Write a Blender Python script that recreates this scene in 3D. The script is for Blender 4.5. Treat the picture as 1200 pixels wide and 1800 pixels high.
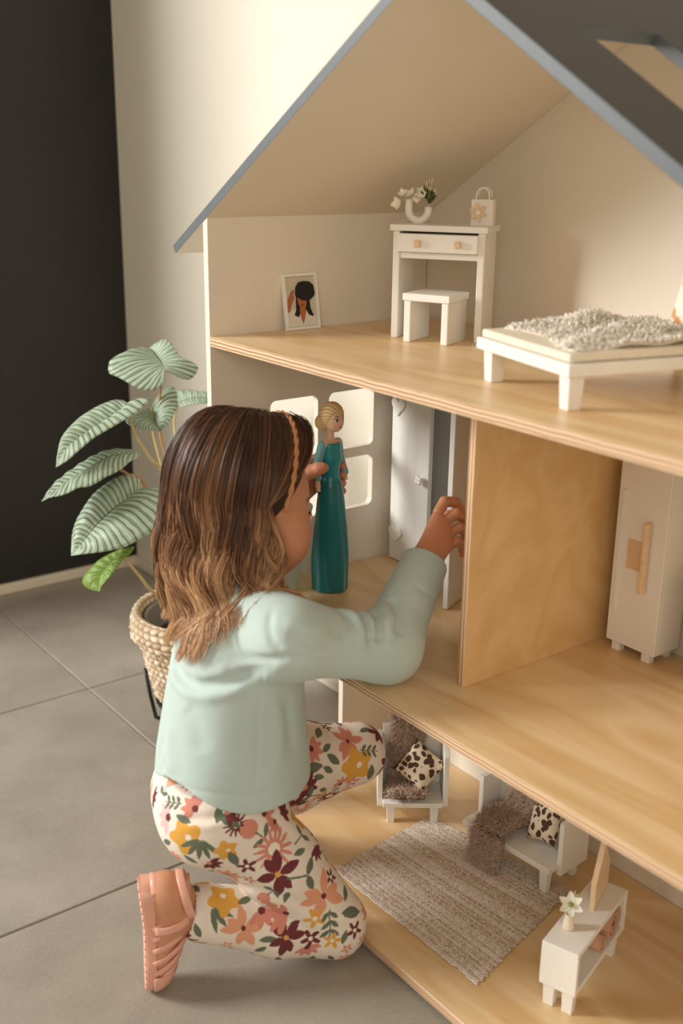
import bpy, bmesh, math, random
import numpy as np
from mathutils import Vector, Matrix

for _o in list(bpy.data.objects):
    bpy.data.objects.remove(_o, do_unlink=True)
SC = bpy.context.scene
COL = SC.collection
rng = np.random.RandomState(7)
random.seed(7)

# ------------------------------------------------------------ camera
CAM = np.array([1.33115, -0.77655, 1.02380])
CR = np.array([0.60077, 0.79933, 0.01239])
YAW, PITCH, ROLL = 0.921808, 0.314196, 0.0130279
_f = np.array([-math.sin(YAW)*math.cos(PITCH), math.cos(YAW)*math.cos(PITCH), -math.sin(PITCH)])
_r = np.array([math.cos(YAW), math.sin(YAW), 0.0]); _u = np.cross(_r, _f)
_r2 = _r*math.cos(ROLL)+_u*math.sin(ROLL); _u2 = -_r*math.sin(ROLL)+_u*math.cos(ROLL)
cd = bpy.data.cameras.new('camera'); cam = bpy.data.objects.new('camera', cd); COL.objects.link(cam)
M = Matrix.Identity(4)
for i in range(3):
    M[i][0] = _r2[i]; M[i][1] = _u2[i]; M[i][2] = -_f[i]; M[i][3] = CAM[i]
cam.matrix_world = M
cd.sensor_fit = 'HORIZONTAL'; cd.sensor_width = 24.0; cd.lens = 1936.61/1200*24
cd.clip_start = 0.05
cd.dof.use_dof = True; cd.dof.focus_distance = 1.62; cd.dof.aperture_fstop = 3.5
SC.camera = cam

# ------------------------------------------------------------ world and lights
W = bpy.data.worlds.new('world'); SC.world = W; W.use_nodes = True
W.node_tree.nodes['Background'].inputs[0].default_value = (1.0, 0.85, 0.66, 1)
W.node_tree.nodes['Background'].inputs[1].default_value = 0.48

def area(name, loc, target, sx, sy, power, color):
    l = bpy.data.lights.new(name, 'AREA'); l.shape = 'RECTANGLE'; l.size = sx; l.size_y = sy
    l.energy = power; l.color = color
    o = bpy.data.objects.new(name, l); COL.objects.link(o)
    o.location = loc
    o.rotation_euler = (Vector(target)-Vector(loc)).to_track_quat('-Z', 'Y').to_euler()
    return o
area('window_daylight', (-1.95, -2.9, 2.0), (0.2, 0.0, 0.6), 1.1, 1.5, 182, (1.0, 0.99, 0.96))
area('room_fill_light', (3.2, -2.4, 2.1), (0.4, 0.2, 0.8), 1.6, 1.6, 30, (1.0, 0.93, 0.82))  # added warm fill from the right to brighten the attic, not a window

SC.view_settings.view_transform = 'Standard'; SC.view_settings.look = 'None'
SC.view_settings.exposure = 0.0; SC.view_settings.gamma = 1.0
SC.view_settings.use_curve_mapping = False
# ------------------------------------------------------------ helpers
def srgb(r, g, b):
    def c(x):
        x /= 255.0
        return x/12.92 if x <= 0.04045 else ((x+0.055)/1.055)**2.4
    return (c(r), c(g), c(b), 1.0)

class N:
    """tiny node-tree builder"""
    def __init__(s, name):
        s.m = bpy.data.materials.new(name); s.m.use_nodes = True
        s.t = s.m.node_tree; s.b = s.t.nodes['Principled BSDF']
    def n(s, typ, **kw):
        nd = s.t.nodes.new(typ)
        for k, v in kw.items():
            if k.startswith('i_'):
                key = k[2:]
                key = int(key) if key.isdigit() else key.replace('_', ' ')
                nd.inputs[key].default_value = v
            else:
                setattr(nd, k, v)
        return nd
    def l(s, a, b): s.t.links.new(a, b)
    def set(s, **kw):
        for k, v in kw.items(): s.b.inputs[k.replace('_', ' ')].default_value = v
    def ramp(s, fac, stops):
        r = s.t.nodes.new('ShaderNodeValToRGB'); s.l(fac, r.inputs[0])
        e = r.color_ramp.elements
        while len(e) < len(stops): e.new(0.5)
        for i, (p, c) in enumerate(stops): e[i].position = p; e[i].color = c
        return r.outputs[0]
    def bump(s, h, strength=0.2, dist=0.001):
        b = s.n('ShaderNodeBump'); b.inputs['Strength'].default_value = strength
        b.inputs['Distance'].default_value = dist
        s.l(h, b.inputs['Height']); s.l(b.outputs[0], s.b.inputs['Normal']); return b
    def coord(s, which='Object', scale=(1, 1, 1), rot=(0, 0, 0)):
        tc = s.n('ShaderNodeTexCoord'); mp = s.n('ShaderNodeMapping')
        mp.inputs['Scale'].default_value = scale; mp.inputs['Rotation'].default_value = rot
        s.l(tc.outputs[which], mp.inputs[0]); return mp.outputs[0]
    def noise(s, vec, scale=5, detail=3, rough=0.5, dist=0.0):
        nz = s.n('ShaderNodeTexNoise'); nz.inputs['Scale'].default_value = scale
        nz.inputs['Detail'].default_value = detail; nz.inputs['Roughness'].default_value = rough
        nz.inputs['Distortion'].default_value = dist
        if vec is not None: s.l(vec, nz.inputs['Vector'])
        return nz.outputs['Fac']

def simple(name, col, rough=0.5, var=0.06, scale=30, bump=0.05, bdist=0.0005, **kw):
    k = N(name); v = k.coord('Object')
    nz = k.noise(v, scale, 4)
    c0 = tuple(max(0, x*(1-var)) for x in col[:3])+(1,); c1 = tuple(min(1, x*(1+var)) for x in col[:3])+(1,)
    k.l(k.ramp(nz, [(0.3, c0), (0.7, c1)]), k.b.inputs['Base Color'])
    k.set(Roughness=rough, **kw)
    if bump: k.bump(nz, bump, bdist)
    return k.m

def wood(name, light, mid, dark, rot=(0, 0, 0), rough=0.38, grain=1.0, coat=0.15):
    k = N(name)
    v = k.coord('Object', (1.1*grain, 5.0*grain, 4*grain), rot)
    n1 = k.noise(v, 1.6, 3, 0.5, 0.8)
    mul = k.n('ShaderNodeMath', operation='MULTIPLY'); k.l(n1, mul.inputs[0]); mul.inputs[1].default_value = 9.0
    fr = k.n('ShaderNodeMath', operation='PINGPONG'); k.l(mul.outputs[0], fr.inputs[0]); fr.inputs[1].default_value = 1.0
    v2 = k.coord('Object', (6, 160, 60), rot)
    n2 = k.noise(v2, 3.0, 4, 0.6)
    mx = k.n('ShaderNodeMath', operation='MULTIPLY_ADD'); k.l(n2, mx.inputs[0]); mx.inputs[1].default_value = 0.5
    k.l(fr.outputs[0], mx.inputs[2])
    n3 = k.noise(k.coord('Object'), 3.5, 2)
    ad = k.n('ShaderNodeMath', operation='MULTIPLY_ADD'); k.l(n3, ad.inputs[0]); ad.inputs[1].default_value = 0.5
    k.l(mx.outputs[0], ad.inputs[2])
    sc = k.n('ShaderNodeMath', operation='MULTIPLY'); k.l(ad.outputs[0], sc.inputs[0]); sc.inputs[1].default_value = 0.58; ad = sc
    k.l(k.ramp(ad.outputs[0], [(0.15, light), (0.9, mid), (1.25/1.3, dark), (1.0, mid)]), k.b.inputs['Base Color'])
    k.set(Roughness=rough); k.b.inputs['Coat Weight'].default_value = coat; k.b.inputs['Coat Roughness'].default_value = 0.3
    k.bump(n2, 0.06, 0.0004)
    return k.m

def ply_edge(name, axis=2, scale=1.0):
    k = N(name); tc = k.n('ShaderNodeTexCoord'); sp = k.n('ShaderNodeSeparateXYZ'); k.l(tc.outputs['Object'], sp.inputs[0])
    m1 = k.n('ShaderNodeMath', operation='MULTIPLY'); k.l(sp.outputs[axis], m1.inputs[0]); m1.inputs[1].default_value = 420.0*scale
    nz = k.noise(k.coord('Object', (8, 8, 8)), 4, 3)
    ad = k.n('ShaderNodeMath', operation='ADD'); k.l(m1.outputs[0], ad.inputs[0]); k.l(nz, ad.inputs[1])
    pp = k.n('ShaderNodeMath', operation='PINGPONG'); k.l(ad.outputs[0], pp.inputs[0]); pp.inputs[1].default_value = 1.0
    k.l(k.ramp(pp.outputs[0], [(0.35, srgb(232, 206, 170)), (0.6, srgb(178, 128, 92))]), k.b.inputs['Base Color'])
    k.set(Roughness=0.55); return k.m

def link(o, parent=None):
    COL.objects.link(o)
    if parent is not None: o.parent = parent
    return o

def mesh(name, verts, faces, mats=None, parent=None, smooth=True, loc=None):
    me = bpy.data.meshes.new(name); me.from_pydata([tuple(map(float, v)) for v in verts], [], [tuple(map(int, f)) for f in faces]); me.update()
    o = bpy.data.objects.new(name, me); link(o, parent)
    if mats is not None:
        for m in (mats if isinstance(mats, (list, tuple)) else [mats]): me.materials.append(m)
    if smooth: me.polygons.foreach_set('use_smooth', [True]*len(me.polygons))
    if loc is not None: o.location = loc
    return o

def bm_obj(name, bm, mat, parent=None, smooth=False, loc=None):
    me = bpy.data.meshes.new(name); bm.to_mesh(me); bm.free()
    o = bpy.data.objects.new(name, me); link(o, parent)
    for m in (mat if isinstance(mat, (list, tuple)) else [mat]): me.materials.append(m)
    if smooth: me.polygons.foreach_set('use_smooth', [True]*len(me.polygons))
    if loc is not None: o.location = loc
    return o

def box(name, lo, hi, mat, parent=None, bev=0.0012, seg=2, taper=None):
    """bevelled board from corner lo to corner hi (in the parent's frame); taper shrinks the bottom"""
    bm = bmesh.new(); lo = Vector(lo); hi = Vector(hi); c = (lo+hi)/2; d = hi-lo
    bmesh.ops.create_cube(bm, size=1.0)
    for v in bm.verts:
        s = 1.0
        if taper and v.co.z < 0: s = taper
        v.co = Vector((v.co.x*d.x*s, v.co.y*d.y*s, v.co.z*d.z))
    if bev > 0:
        bmesh.ops.bevel(bm, geom=list(bm.edges), offset=min(bev, 0.3*min(d)), segments=seg, profile=0.5, affect='EDGES')
    o = bm_obj(name, bm, mat, parent); o.location = c
    if len(o.data.materials) > 1:                       # second material on the narrow edges
        ax = min(range(3), key=lambda i: d[i])
        for pl in o.data.polygons:
            if abs(pl.normal[ax]) < 0.5: pl.material_index = 1
    return o

def rrect(x0, y0, x1, y1, r, n=6):
    pts = []
    for cx, cy, a0 in ((x1-r, y1-r, 0), (x0+r, y1-r, 90), (x0+r, y0+r, 180), (x1-r, y0+r, 270)):
        for i in range(n+1):
            a = math.radians(a0+90*i/n); pts.append((cx+r*math.cos(a), cy+r*math.sin(a)))
    return pts

def plate(name, outline, holes, thick, mat, frame, parent=None, bev=0.0008):
    """flat board with holes: 2-D outline extruded by thick; frame = 4x4 matrix (x,y in board, z = thickness)"""
    cu = bpy.data.curves.new(name, 'CURVE'); cu.dimensions = '2D'; cu.fill_mode = 'BOTH'
    cu.extrude = thick/2-bev; cu.bevel_depth = bev; cu.bevel_resolution = 1; cu.offset = -bev
    for pts in [outline]+list(holes):
        sp = cu.splines.new('POLY'); sp.points.add(len(pts)-1); sp.use_cyclic_u = True
        for q, (x, y) in zip(sp.points, pts): q.co = (x, y, 0, 1)
    tmp = bpy.data.objects.new('tmp', cu); COL.objects.link(tmp)
    dg = bpy.context.evaluated_depsgraph_get(); dg.update()
    me = bpy.data.meshes.new_from_object(tmp.evaluated_get(dg))
    bpy.data.objects.remove(tmp, do_unlink=True); bpy.data.curves.remove(cu)
    me.name = name; o = bpy.data.objects.new(name, me); link(o, parent)
    me.materials.clear()
    for m in (mat if isinstance(mat, (list, tuple)) else [mat]): me.materials.append(m)
    for pl in me.polygons:
        pl.use_smooth = False
        pl.material_index = 0
        if len(me.materials) == 2 and abs(pl.normal.z) < 0.5: pl.material_index = 1
        if len(me.materials) == 3:
            pl.material_index = 1 if abs(pl.normal.z) < 0.5 else (0 if pl.normal.z > 0 else 2)
    o.matrix_local = frame
    return o

def frame(origin, ex, ey):
    ex = Vector(ex).normalized(); ez = ex.cross(Vector(ey)).normalized(); ey = ez.cross(ex)
    m = Matrix.Identity(4)
    for i in range(3): m[i][0] = ex[i]; m[i][1] = ey[i]; m[i][2] = ez[i]; m[i][3] = origin[i]
    return m

def empty(name, loc=(0, 0, 0), rz=0.0):
    o = bpy.data.objects.new(name, None); COL.objects.link(o); o.empty_display_size = 0.02
    o.location = loc; o.rotation_euler = (0, 0, rz); return o

def tag(o, label, cat, group=None, kind=None):
    o['label'] = label; o['category'] = cat
    if group: o['group'] = group
    if kind: o['kind'] = kind
    return o
def struct(o): o['kind'] = 'structure'; return o

def tube(pts, rad, n=8, caps=True):
    """verts, faces of a tube along pts; rad = number, list, or list of (a,b)"""
    pts = np.asarray(pts, float); m = len(pts)
    rad = np.broadcast_to(np.asarray(rad, float), (m,)) if np.ndim(rad) < 2 else np.asarray(rad)
    T = np.gradient(pts, axis=0); T /= np.linalg.norm(T, axis=1)[:, None]+1e-12
    a = np.array([0, 0, 1.0]) if abs(T[0][2]) < 0.9 else np.array([1.0, 0, 0])
    nrm = np.cross(T[0], a); nrm /= np.linalg.norm(nrm)
    V = []; F = []
    for i in range(m):
        nrm = nrm-T[i]*(nrm@T[i]); nrm /= np.linalg.norm(nrm)+1e-12
        b = np.cross(T[i], nrm)
        for j in range(n):
            t = 2*math.pi*j/n; r = rad[i]
            V.append(pts[i]+nrm*math.cos(t)*r+b*math.sin(t)*r)
    for i in range(m-1):
        for j in range(n):
            F.append((i*n+j, i*n+(j+1) % n, (i+1)*n+(j+1) % n, (i+1)*n+j))
    if caps:
        F.append(tuple(range(n-1, -1, -1))); F.append(tuple((m-1)*n+j for j in range(n)))
    return V, F

class MB:
    def __init__(s): s.v = []; s.f = []
    def add(s, vf):
        o = len(s.v); s.v += [tuple(q) for q in vf[0]]; s.f += [tuple(i+o for i in f) for f in vf[1]]; return s
    def build(s, name, mat, parent=None, smooth=True, loc=None): return mesh(name, s.v, s.f, mat, parent, smooth, loc)

def lathe(prof, n=32, c=(0, 0, 0)):
    V = []; F = []; m = len(prof)
    for r, z in prof:
        for j in range(n):
            t = 2*math.pi*j/n; V.append((c[0]+r*math.cos(t), c[1]+r*math.sin(t), c[2]+z))
    for i in range(m-1):
        for j in range(n): F.append((i*n+j, i*n+(j+1) % n, (i+1)*n+(j+1) % n, (i+1)*n+j))
    return V, F

def ellip(c, r, n=12, m=8, R=None):
    V = []; F = []
    for i in range(m+1):
        ph = math.pi*i/m
        for j in range(n):
            t = 2*math.pi*j/n
            q = np.array([r[0]*math.sin(ph)*math.cos(t), r[1]*math.sin(ph)*math.sin(t), r[2]*math.cos(ph)])
            if R is not None: q = R@q
            V.append(np.asarray(c)+q)
    for i in range(m):
        for j in range(n): F.append((i*n+j, i*n+(j+1) % n, (i+1)*n+(j+1) % n, (i+1)*n+j))
    return V, F

def smooth_path(pts, n=24):
    pts = np.asarray(pts, float); P = np.vstack([2*pts[0]-pts[1], pts, 2*pts[-1]-pts[-2]]); out = []
    k = len(pts)-1
    for i in range(n):
        t = i/(n-1)*k; s = min(int(t), k-1); u = t-s
        a, b, c, d = P[s:s+4]
        out.append(0.5*((2*b)+(-a+c)*u+(2*a-5*b+4*c-d)*u*u+(-a+3*b-3*c+d)*u**3))
    return np.array(out)

def setcol(me, cols, name='col'):
    at = me.color_attributes.new(name, 'FLOAT_COLOR', 'POINT')
    c = np.ones((len(me.vertices), 4), np.float32); c[:, :3] = cols
    at.data.foreach_set('color', c.ravel())

def vcol_mat(name, rough=0.6, bump_scale=0, bump=0.1, **kw):
    k = N(name); a = k.n('ShaderNodeAttribute', attribute_name='col'); k.l(a.outputs['Color'], k.b.inputs['Base Color'])
    k.set(Roughness=rough, **kw)
    if bump_scale: k.bump(k.noise(k.coord('Object'), bump_scale, 3), bump, 0.0006)
    return k.m
# ------------------------------------------------------------ materials of the setting
def make_tile_mat():
    k = N('stone_tile'); v = k.coord('Object')
    n1 = k.noise(v, 6, 5, 0.6); n2 = k.noise(v, 350, 2)
    mx = k.n('ShaderNodeMath', operation='MULTIPLY_ADD'); k.l(n2, mx.inputs[0]); mx.inputs[1].default_value = 0.45; k.l(n1, mx.inputs[2])
    k.l(k.ramp(mx.outputs[0], [(0.4, srgb(142, 134, 122)), (0.95, srgb(172, 164, 152))]), k.b.inputs['Base Color'])
    k.set(Roughness=0.42); k.bump(n2, 0.08, 0.0005); return k.m
M_TILE = make_tile_mat()
M_GROUT = simple('grout', srgb(190, 184, 172), 0.85, 0.08, 60)
M_WALL = simple('cream_wall_paint', srgb(226, 218, 202), 0.7, 0.015, 4, 0.02)
M_BLACK = simple('black_wall_paint', srgb(33, 32, 28), 0.55, 0.12, 6, 0.03)
M_BASE = simple('baseboard_paint', srgb(222, 212, 194), 0.5, 0.02, 10, 0)
M_WHITE = simple('house_white_paint', srgb(229, 219, 203), 0.5, 0.012, 12, 0.02)
M_WHITE2 = simple('furniture_white_paint', srgb(240, 236, 228), 0.4, 0.012, 40, 0.02)
M_ROOF = simple('roof_charcoal', srgb(48, 41, 34), 0.65, 0.05, 30, 0.05)
M_ROOFEDGE = simple('roof_edge_slate', srgb(88, 94, 97), 0.5, 0.05, 40, 0.05)
M_PLY = wood('birch_ply', srgb(236, 209, 166), srgb(218, 179, 126), srgb(188, 141, 90))
M_PLYV = wood('birch_ply_upright', srgb(228, 192, 140), srgb(216, 174, 118), srgb(200, 156, 102), rot=(0, math.radians(90), 0))
M_PLYE = ply_edge('ply_edge', 2)
M_PLYEX = ply_edge('ply_edge_upright', 0)

# ------------------------------------------------------------ room
bm = bmesh.new()
fl = box('floor', (-1.2, -4.0, -0.03), (3.0, 0.46, -0.0035), M_GROUT, None, 0); struct(fl)
TW, G = 0.6115, 0.0035
x0, y0 = 0.057, 0.0245
tile_me = None
for i in range(-3, 3):
    for j in range(-4, 1):
        xa, xb = x0+i*TW+G/2, x0+(i+1)*TW-G/2
        ya, yb = y0+j*TW+G/2, y0+(j+1)*TW-G/2
        xa = max(xa, -1.136); yb = min(yb, 0.428)
        if xa >= xb or ya >= yb: continue
        t = box('tile', (xa, ya, -0.02), (xb, yb, 0.0), M_TILE, None, 0.0012, 1)
        t.parent = fl; t.matrix_parent_inverse = fl.matrix_basis.inverted()
wb = box('wall_back', (-1.3, 0.43, -0.03), (3.0, 0.55, 2.7), M_WALL, None, 0); struct(wb)
wl = box('wall_left', (-1.28, -0.62, -0.03), (-1.138, 0.43, 2.7), M_BLACK, None, 0); struct(wl)
bb = box('baseboard_back', (-1.138, 0.416, 0.0), (3.0, 0.43, 0.025), M_BASE, None, 0.003); struct(bb)
bl = box('baseboard_left', (-1.138, -0.62, 0.0), (-1.124, 0.418, 0.025), M_BASE, None, 0.003); struct(bl)

# ------------------------------------------------------------ dollhouse
HW, HD = 0.858, 0.395            # inner width, inner depth
Z0, Z1, Z2, ZE = 0.022, 0.392, 0.780, 0.940
T = 0.012
SL = 0.606                        # roof slope
ZA = ZE+SL*HW/2                   # underside of the ridge
house = tag(empty('dollhouse', (0, 0, 0)), 'large open-front wooden dollhouse with white walls and charcoal gable roof', 'dollhouse')
# side walls (board x = house depth, board y = height)
win = [rrect(0.0995, 0.584, 0.186, 0.676, 0.010), rrect(0.207, 0.584, 0.2945, 0.676, 0.010),
       rrect(0.0995, 0.4840, 0.186, 0.568, 0.010), rrect(0.207, 0.4840, 0.2945, 0.568, 0.010)]
door = [(0.07, 0.034), (0.241, 0.034)]+[(0.241-0.0, 0.26)]+[(0.1555+0.0855*math.cos(math.radians(a)), 0.26+0.06*math.sin(math.radians(a))) for a in range(15, 180, 15)]+[(0.07, 0.26)]
f = frame((-T/2, 0, 0), (0, 1, 0), (0, 0, 1))
plate('side_wall', [(0, 0), (HD, 0), (HD, ZE), (0, ZE)], win+[door], T, M_WHITE, f, house)
f = frame((HW+T/2, 0, 0), (0, 1, 0), (0, 0, 1))
plate('side_wall', [(0, 0), (HD, 0), (HD, ZE), (0, ZE)], [], T, M_WHITE, f, house)
# back panel: a gable
f = frame((0, HD+0.005, 0), (1, 0, 0), (0, 0, 1))
plate('back_panel', [(-T, 0), (HW+T, 0), (HW+T, ZE-SL*T), (HW/2, ZA), (-T, ZE-SL*T)], [], 0.008, M_WHITE, f, house)
# floors
for z in (Z0, Z1, Z2):
    bt = box('floor_board', (0.0005, 0.0, z-0.0135), (HW-0.0005, HD, z), [M_PLY, M_PLYE], house, 0.0006, 1)
# divider between the rooms of the middle storey
dv = box('divider_board', (0.4255, 0.096, Z1), (0.4365, HD, Z2-0.0135), [M_PLYV, M_PLYEX], house, 0.0006, 1)
# roof: outer face charcoal, edges slate, inside white
cs = 1/math.sqrt(1+SL*SL); sn = SL*cs
Llen = (HW/2+0.089)/cs
RT = 0.013
f = frame((HW/2-RT/2*sn, 0, ZA+RT/2*cs), (0, -1, 0), (-cs, 0, -sn)) 
def roof_panel(side, holes):
    # board x = depth (0..HD from the front), board y = from the ridge down the slope
    ex = (0, 1, 0); ey = (side*cs, 0, -sn)
    ez = Vector(ex).cross(Vector(ey))
    up = Vector((side*sn, 0, cs))
    o = Vector((HW/2, -0.001, ZA))+up*RT/2
    fr = frame(o, ex, ey)
    top_is_pos = ez.dot(up) > 0
    mats = [M_ROOF, M_ROOFEDGE, M_WHITE] if top_is_pos else [M_WHITE, M_ROOFEDGE, M_ROOF]
    return plate('roof_panel', [(0, -0.004), (HD+0.012, -0.004), (HD+0.012, Llen), (0, Llen)], holes, RT, mats, fr, house)
roof_panel(-1, [])
d0 = (0.538-HW/2)/cs
roof_panel(1, [[(0.099, d0), (0.221, d0), (0.221, d0+0.17), (0.099, d0+0.17)]])
# ------------------------------------------------------------ furniture of the attic
M_PEACH = simple('pale_wood_knob', srgb(226, 190, 150), 0.5, 0.06, 60)
M_BEECH = wood('pale_beech', srgb(236, 208, 172), srgb(226, 192, 152), srgb(212, 174, 132), grain=4)
M_CERAMIC = simple('white_ceramic', srgb(240, 234, 224), 0.35, 0.01, 50, 0)
M_PETALW = simple('cream_petal', srgb(240, 234, 214), 0.7, 0.03, 80)
M_GREEN = simple('small_green_leaf', srgb(82, 92, 50), 0.6, 0.2, 80)
M_STRAW = simple('dried_stem', srgb(226, 212, 180), 0.8, 0.08, 80)
M_YELLOWG = simple('flower_heart', srgb(140, 150, 60), 0.7, 0.2, 200)

# dressing table
desk = tag(empty('dressing_table', (0.138, 0.211, Z2), math.radians(33)), 'white dollhouse dressing table with a drawer and two pale knobs', 'table')
DWd, DDp, DH = 0.128, 0.073, 0.154
box('table_top', (-0.004, -0.004, DH-0.0085), (DWd+0.004, DDp, DH), M_WHITE2, desk)
for xa in (0.0, DWd-0.0095):
    box('leg', (xa, 0, 0), (xa+0.0095, DDp-0.004, DH-0.0085), M_WHITE2, desk)
box('apron', (0.0095, 0.002, DH-0.045), (DWd-0.0095, DDp-0.004, DH-0.0365), M_WHITE2, desk)
box('back_board', (0.0095, DDp-0.012, DH-0.0365), (DWd-0.0095, DDp-0.006, DH-0.0085), M_WHITE2, desk, 0)
dr = box('drawer', (0.008, -0.009, DH-0.0355), (DWd-0.008, 0.05, DH-0.0115), M_WHITE2, desk)
for kx in (0.038, 0.094):
    k_ = box('knob', (kx-0.0042, -0.0165, DH-0.028), (kx+0.0042, -0.009, DH-0.0195), M_PEACH, desk, 0.0012)
    k_.parent = dr; k_.matrix_parent_inverse = dr.matrix_basis.inverted()

# stool
st = tag(empty('stool', (0.176, 0.2, Z2), math.radians(23)), 'small white dollhouse stool tucked at the dressing table', 'stool')
box('seat', (-0.001, -0.001, 0.056), (0.069, 0.064, 0.066), M_WHITE2, st)
for xa in (0.001, 0.057):
    box('leg', (xa, 0.001, 0), (xa+0.010, 0.062, 0.056), M_WHITE2, st)

# U-shaped vase with blossoms
def petal(c, d, up, L, Wd, n=6, curl=0.2):
    """a small cupped petal: verts, faces"""
    c = np.asarray(c, float); d = np.asarray(d, float)/np.linalg.norm(d); up = np.asarray(up, float)
    s = np.cross(d, up); s /= np.linalg.norm(s); up = np.cross(s, d); V = []; F = []
    for i in range(n+1):
        t = i/n; w = Wd*math.sin(math.pi*min(0.97, 0.08+0.85*t)**0.9)
        for j in (-1, 0, 1):
            V.append(c+d*L*t+s*w*j*0.5+up*(curl*L*t*t-0.12*Wd*(1-abs(j))))
    for i in range(n):
        for j in (0, 1): F.append((i*3+j, i*3+j+1, (i+1)*3+j+1, (i+1)*3+j))
    m = len(V); V2 = [np.asarray(v)-up*0.0006 for v in V]; V += V2
    F += [tuple(reversed([q+m for q in f])) for f in F]
    return V, F
def blossom(c, axis, n, L, Wd, curl=0.3, rot=0.0):
    axis = np.asarray(axis, float); axis /= np.linalg.norm(axis)
    a = np.cross(axis, [0.3, 0.2, 0.9]); a /= np.linalg.norm(a); b = np.cross(axis, a); mb = MB()
    for k in range(n):
        t = 2*math.pi*k/n+rot; mb.add(petal(c, a*math.cos(t)+b*math.sin(t)+axis*0.15, axis, L, Wd, curl=curl))
    return mb
zt = Z2+DH
uv = tag(empty('u_shaped_vase', (0.138, 0.255, zt)), 'white U-shaped bud vase on the dressing table', 'vase')
dx = np.array([0.62, 0.78, 0])
up = [np.array([0, 0, 0.0])+dx*0.0135*math.cos(a)+np.array([0, 0, 0.018+0.0145*math.sin(a)]) for a in np.linspace(math.pi, 2*math.pi, 17)]
up = [up[0]+[0, 0, 0.014], up[0]+[0, 0, 0.006]]+up+[up[-1]+[0, 0, 0.004]]
MB().add(tube(up, 0.0052, 14)).build('vase_tube', M_CERAMIC, uv)
MB().add(lathe([(0.0, 0), (0.0075, 0), (0.0068, 0.003), (0.0, 0.0035)], 18)).build('foot', M_CERAMIC, uv)
def sprig(name, base, label, parts):
    e = tag(empty(name, base), label, 'flower')
    for nm, mb, mt in parts: mb.build(nm, mt, e)
    return e
bL = np.array([0.138, 0.255, zt])-dx*0.0135+[0, 0, 0.032]
mb = MB()
for (q, a, s) in [((0.001, 0, 0.006), (0.2, -0.6, 0.7), 1.0), ((0.012, 0.012, 0.006), (0.5, -0.6, 0.5), 0.9), ((-0.010, -0.012, -0.006), (0.2, -0.8, 0.1), 1.0), ((-0.006, -0.006, 0.007), (0.3, -0.6, 0.6), 0.8), ((0.006, 0.009, 0.001), (0.6, -0.7, 0.2), 0.8)]:
    b_ = blossom(q, a, 4, 0.0095*s, 0.0085*s, 0.35, rot=q[0]*90); mb.add((b_.v, b_.f))
st_ = MB().add(tube([(0, 0, -0.012), (0, 0, 0.004), (-0.004, -0.005, 0.006)], 0.0008, 6)).add(tube([(0, 0, 0), (0.008, 0.008, 0.004)], 0.0006, 6))
sprig('blossom_sprig', tuple(bL), 'cream blossom sprig drooping from the left mouth of the U vase', [('stem', st_, M_STRAW), ('petals', mb, M_PETALW)])
bR = np.array([0.138, 0.255, zt])+dx*0.0135+[0, 0, 0.022]
mbg = MB(); mbw = MB(); mst = MB()
r_ = np.random.RandomState(3)
for k in range(16):
    a = r_.uniform(0, 6.28); el = r_.uniform(0.2, 1.2); d = np.array([math.cos(a)*math.cos(el), math.sin(a)*math.cos(el), math.sin(el)])
    q0 = np.array([0, 0, 0.004+0.012*r_.rand()]); mbg.add(petal(q0, d, [0, 0.1, 1], 0.014+0.006*r_.rand(), 0.006, curl=0.2))
    if k % 3 == 0: mbw.add(petal(q0+d*0.012, d+[0, 0, 0.3], [0.2, -0.5, 0.6], 0.010, 0.007, curl=0.4))
for k in range(3):
    mst.add(tube([(0, 0, -0.01), (0.001*k, 0.001, 0.02), (0.002*(k-1), 0.004*(k-1), 0.034+0.002*k)], [0.0006, 0.0006, 0.001], 6))
sprig('green_posy', tuple(bR), 'small green posy with pale tips in the right mouth of the U vase', [('stem', mst, M_STRAW), ('leaves', mbg, M_GREEN), ('petals', mbw, M_PETALW)])

# gift bag
bag = tag(empty('gift_bag', (0.206, 0.290, zt), math.radians(33)), 'tiny cream gift bag with handles and a peach star flower', 'bag')
bw, bd, bh = 0.030, 0.017, 0.034
plate('bag_body', [(0, 0), (bw, 0), (bw, bd), (0, bd)], [[(0.001, 0.001), (bw-0.001, 0.001), (bw-0.001, bd-0.001), (0.001, bd-0.001)]], bh, M_CERAMIC, Matrix.Translation((0, 0, bh/2)), bag, 0.0002)
box('bottom', (0.001, 0.001, 0), (bw-0.001, bd-0.001, 0.001), M_CERAMIC, bag, 0)
for y in (0.001, bd-0.001):
    pts = [(0.006, y, bh-0.002)]+[(bw/2+(0.009)*math.cos(a), y, bh+0.004+0.011*math.sin(a)) for a in np.linspace(math.pi, 0, 13)]+[(bw-0.006, y, bh-0.002)]
    MB().add(tube(pts, 0.0011, 8)).build('handle', M_CERAMIC, bag)
M_PEACHP = simple('peach_petal', srgb(238, 206, 166), 0.7, 0.08, 80)
b_ = blossom((0.010, -0.001, 0.017), (0.0, -1, 0.1), 6, 0.013, 0.006, 0.15); fo = b_.build('star_flower', M_PEACHP, bag)
MB().add(ellip((0.010, -0.003, 0.017), (0.004, 0.002, 0.004))).build('flower_heart', M_PETALW, fo)

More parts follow.
